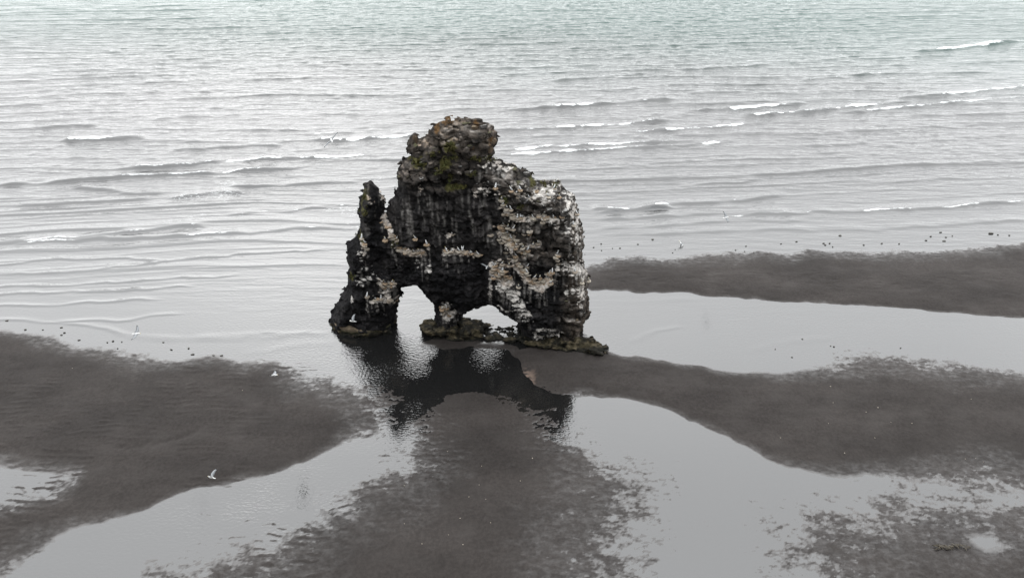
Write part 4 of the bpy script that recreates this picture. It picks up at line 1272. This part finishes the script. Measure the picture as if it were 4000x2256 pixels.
M_STONE = mat_simple('dark_stone', (0.060, 0.055, 0.048), .6, .4, 12, .5)
M_SHELL = mat_simple('pale_pebble', (0.26, 0.23, 0.19), .7, .2, 20)
STONES = [stone_mesh(950 + i) for i in range(5)]
for m in STONES: m.materials.append(M_STONE)
PALE = [stone_mesh(960 + i) for i in range(3)]
for m in PALE: m.materials.append(M_SHELL)
SR = [(2200 + x / 2.906, 700 + y / 2.906, w / 2.906) for x, y, w in ((430,735,36),(345,775,34),(435,808,24),(560,785,24),(645,783,32),(848,740,36),(1015,685,44),(1270,798,24),(1243,835,20),(1957,805,32),(2075,760,32),(2060,817,20),(2163,832,28),(245,853,20))]
SR += [(3000 + x / 2.576, 564 + y / 2.576, w / 2.576) for x, y, w in ((130,1000,28),(285,978,34),(725,920,48),(575,1014,40),(560,995,32),(620,995,36),(650,1030,28),(1143,996,32),(962,1012,32),(1320,1000,28),(1738,886,36),(1638,928,36),(1790,935,28),(1590,967,36),(1770,972,44),(1855,922,24),(2245,897,60),(2312,910,36),(2428,915,28))]
SL = [(x / 2.576, 1128 + y / 2.576, w / 2.576) for x, y, w in ((70,320,44),(617,388,36),(647,443,40),(430,411,24),(252,411,40),(617,463,32),(795,516,36),(1137,525,44),(1080,538,32),(1225,533,24),(1182,600,28),(1643,538,28),(1898,597,40),(1937,658,48),(2147,668,36),(2228,670,40),(1723,612,36))]
SC = [(3000 + x / 2.576, 1128 + y / 2.576, w / 2.576) for x, y, w in ((345,507,34),(630,575,24),(663,583,32),(1335,595,26),(240,687,26),(73,607,22))]
for lst, lab, grp in ((SR, 'dark stone lying in the shallows off the far right sand bar', 'stones off the far bar'), (SL, 'dark stone lying in the shallows along the left sand bank', 'stones off the left bank'),
                      (SC, 'dark stone in the creek between the right bank and the far bar', 'stones in the creek')):
    for px, py, w in sorted(lst):
        x, y = ground(px, py)
        s = 0.68 * w * math.hypot(y, CAM_H) / FPX
        o = bpy.data.objects.new('stone', rnd.choice(STONES)); COL.objects.link(o)
        o.location = (x, y, 0.02); o.scale = (s, s * rnd.uniform(.8, 1.1), s * .8); o.rotation_euler = (0, 0, rnd.uniform(-.5, .5))
        ordinal(o, lab, grp); o['category'] = 'stone'

# pale pebbles and shell scraps lying on the wet sand
PB = [(1000 + x / 2.576, 1692 + y / 2.576) for x, y in ((1925,180),(2245,515),(2270,327),(2143,637),(2312,660),(1493,525),(2054,852),(2360,897),(1493,908),(1936,1017),(1670,1108),(2083,1118))]
PB += [(2000 + x / 2.576, 1692 + y / 2.576) for x, y in ((85,477),(205,250))]
PR = [(3000 + x / 2.576, 1692 + y / 2.576) for x, y in ((125,45),(1075,45),(770,197),(1985,257),(2165,285),(2090,250))]
PR += [(3000 + x / 2.576, 1128 + y / 2.576) for x, y in ((628,980),(655,1143),(1105,1193),(988,1237),(1448,1352),(608,1352),(2045,1107),(1235,1340))]
PL = [(727 / 2.576, 1128 + 797 / 2.576), (2440 / 2.576, 1128 + 1020 / 2.576)]
bpy.context.view_layer.update()
sand_obj = bpy.data.objects['sand']
for lst, lab, grp in ((PB, 'tiny pale pebble on the low middle bank', 'pebbles on the middle bank'), (PR, 'tiny pale pebble on the right bank', 'pebbles on the right bank'), (PL, 'tiny pale pebble on the left bank', 'pebbles on the left bank')):
    for px, py in sorted(lst):
        ok, p, nrm, ind = sand_obj.ray_cast(Vector((0, 0, CAM_H)), Vector(ray(px, py)).normalized())
        if not ok: continue
        s = rnd.uniform(.04, .075)
        o = bpy.data.objects.new('pebble', rnd.choice(PALE)); COL.objects.link(o)
        o.location = p + Vector((0, 0, s * .15)); o.scale = (s, s, s); o.rotation_euler = (0, 0, rnd.uniform(0, 6))
        ordinal(o, lab, grp); o['category'] = 'pebble'

# seaweed washed up by the pool, bottom right
def weed_mesh():
    r = random.Random(5); b = bmesh.new()
    for i in range(34):
        x = r.uniform(-.8, .8); y = .1 * math.sin(x * 3) + r.gauss(0, .06); l = r.uniform(.15, .45); a = r.gauss(0, .5); w = r.uniform(.02, .05); z = r.uniform(.01, .06)
        c, s = math.cos(a), math.sin(a)
        rows = []
        for t in (-.5, -.15, .2, .5):
            zz = z + .04 * math.cos(t * 3) ; wv = w * (1 - abs(t) * 1.4) + .004
            px_, py_ = x + c * l * t - s * .05 * math.sin(t * 5), y + s * l * t
            rows.append([b.verts.new((px_ - s * wv, py_ + c * wv, zz)), b.verts.new((px_, py_, zz + .018)), b.verts.new((px_ + s * wv, py_ - c * wv, zz)), b.verts.new((px_, py_, zz - .01))])
        for r0, r1 in zip(rows[:-1], rows[1:]):
            for q in range(4): b.faces.new((r0[q], r0[(q + 1) % 4], r1[(q + 1) % 4], r1[q]))
    me = bpy.data.meshes.new('seaweed'); b.to_mesh(me); b.free()
    return me
x, y = ground(3715, 2138)
o = obj('seaweed_clump', weed_mesh(), mat_simple('kelp_brown', (0.035, 0.026, 0.013), .5, .4, 14, .5), None, label='brown seaweed clump on the sand at the lower right', category='seaweed')
o.location = (x, y, 0.05); o.rotation_euler = (0, 0, -.12); o.scale = (.85, .85, .85)
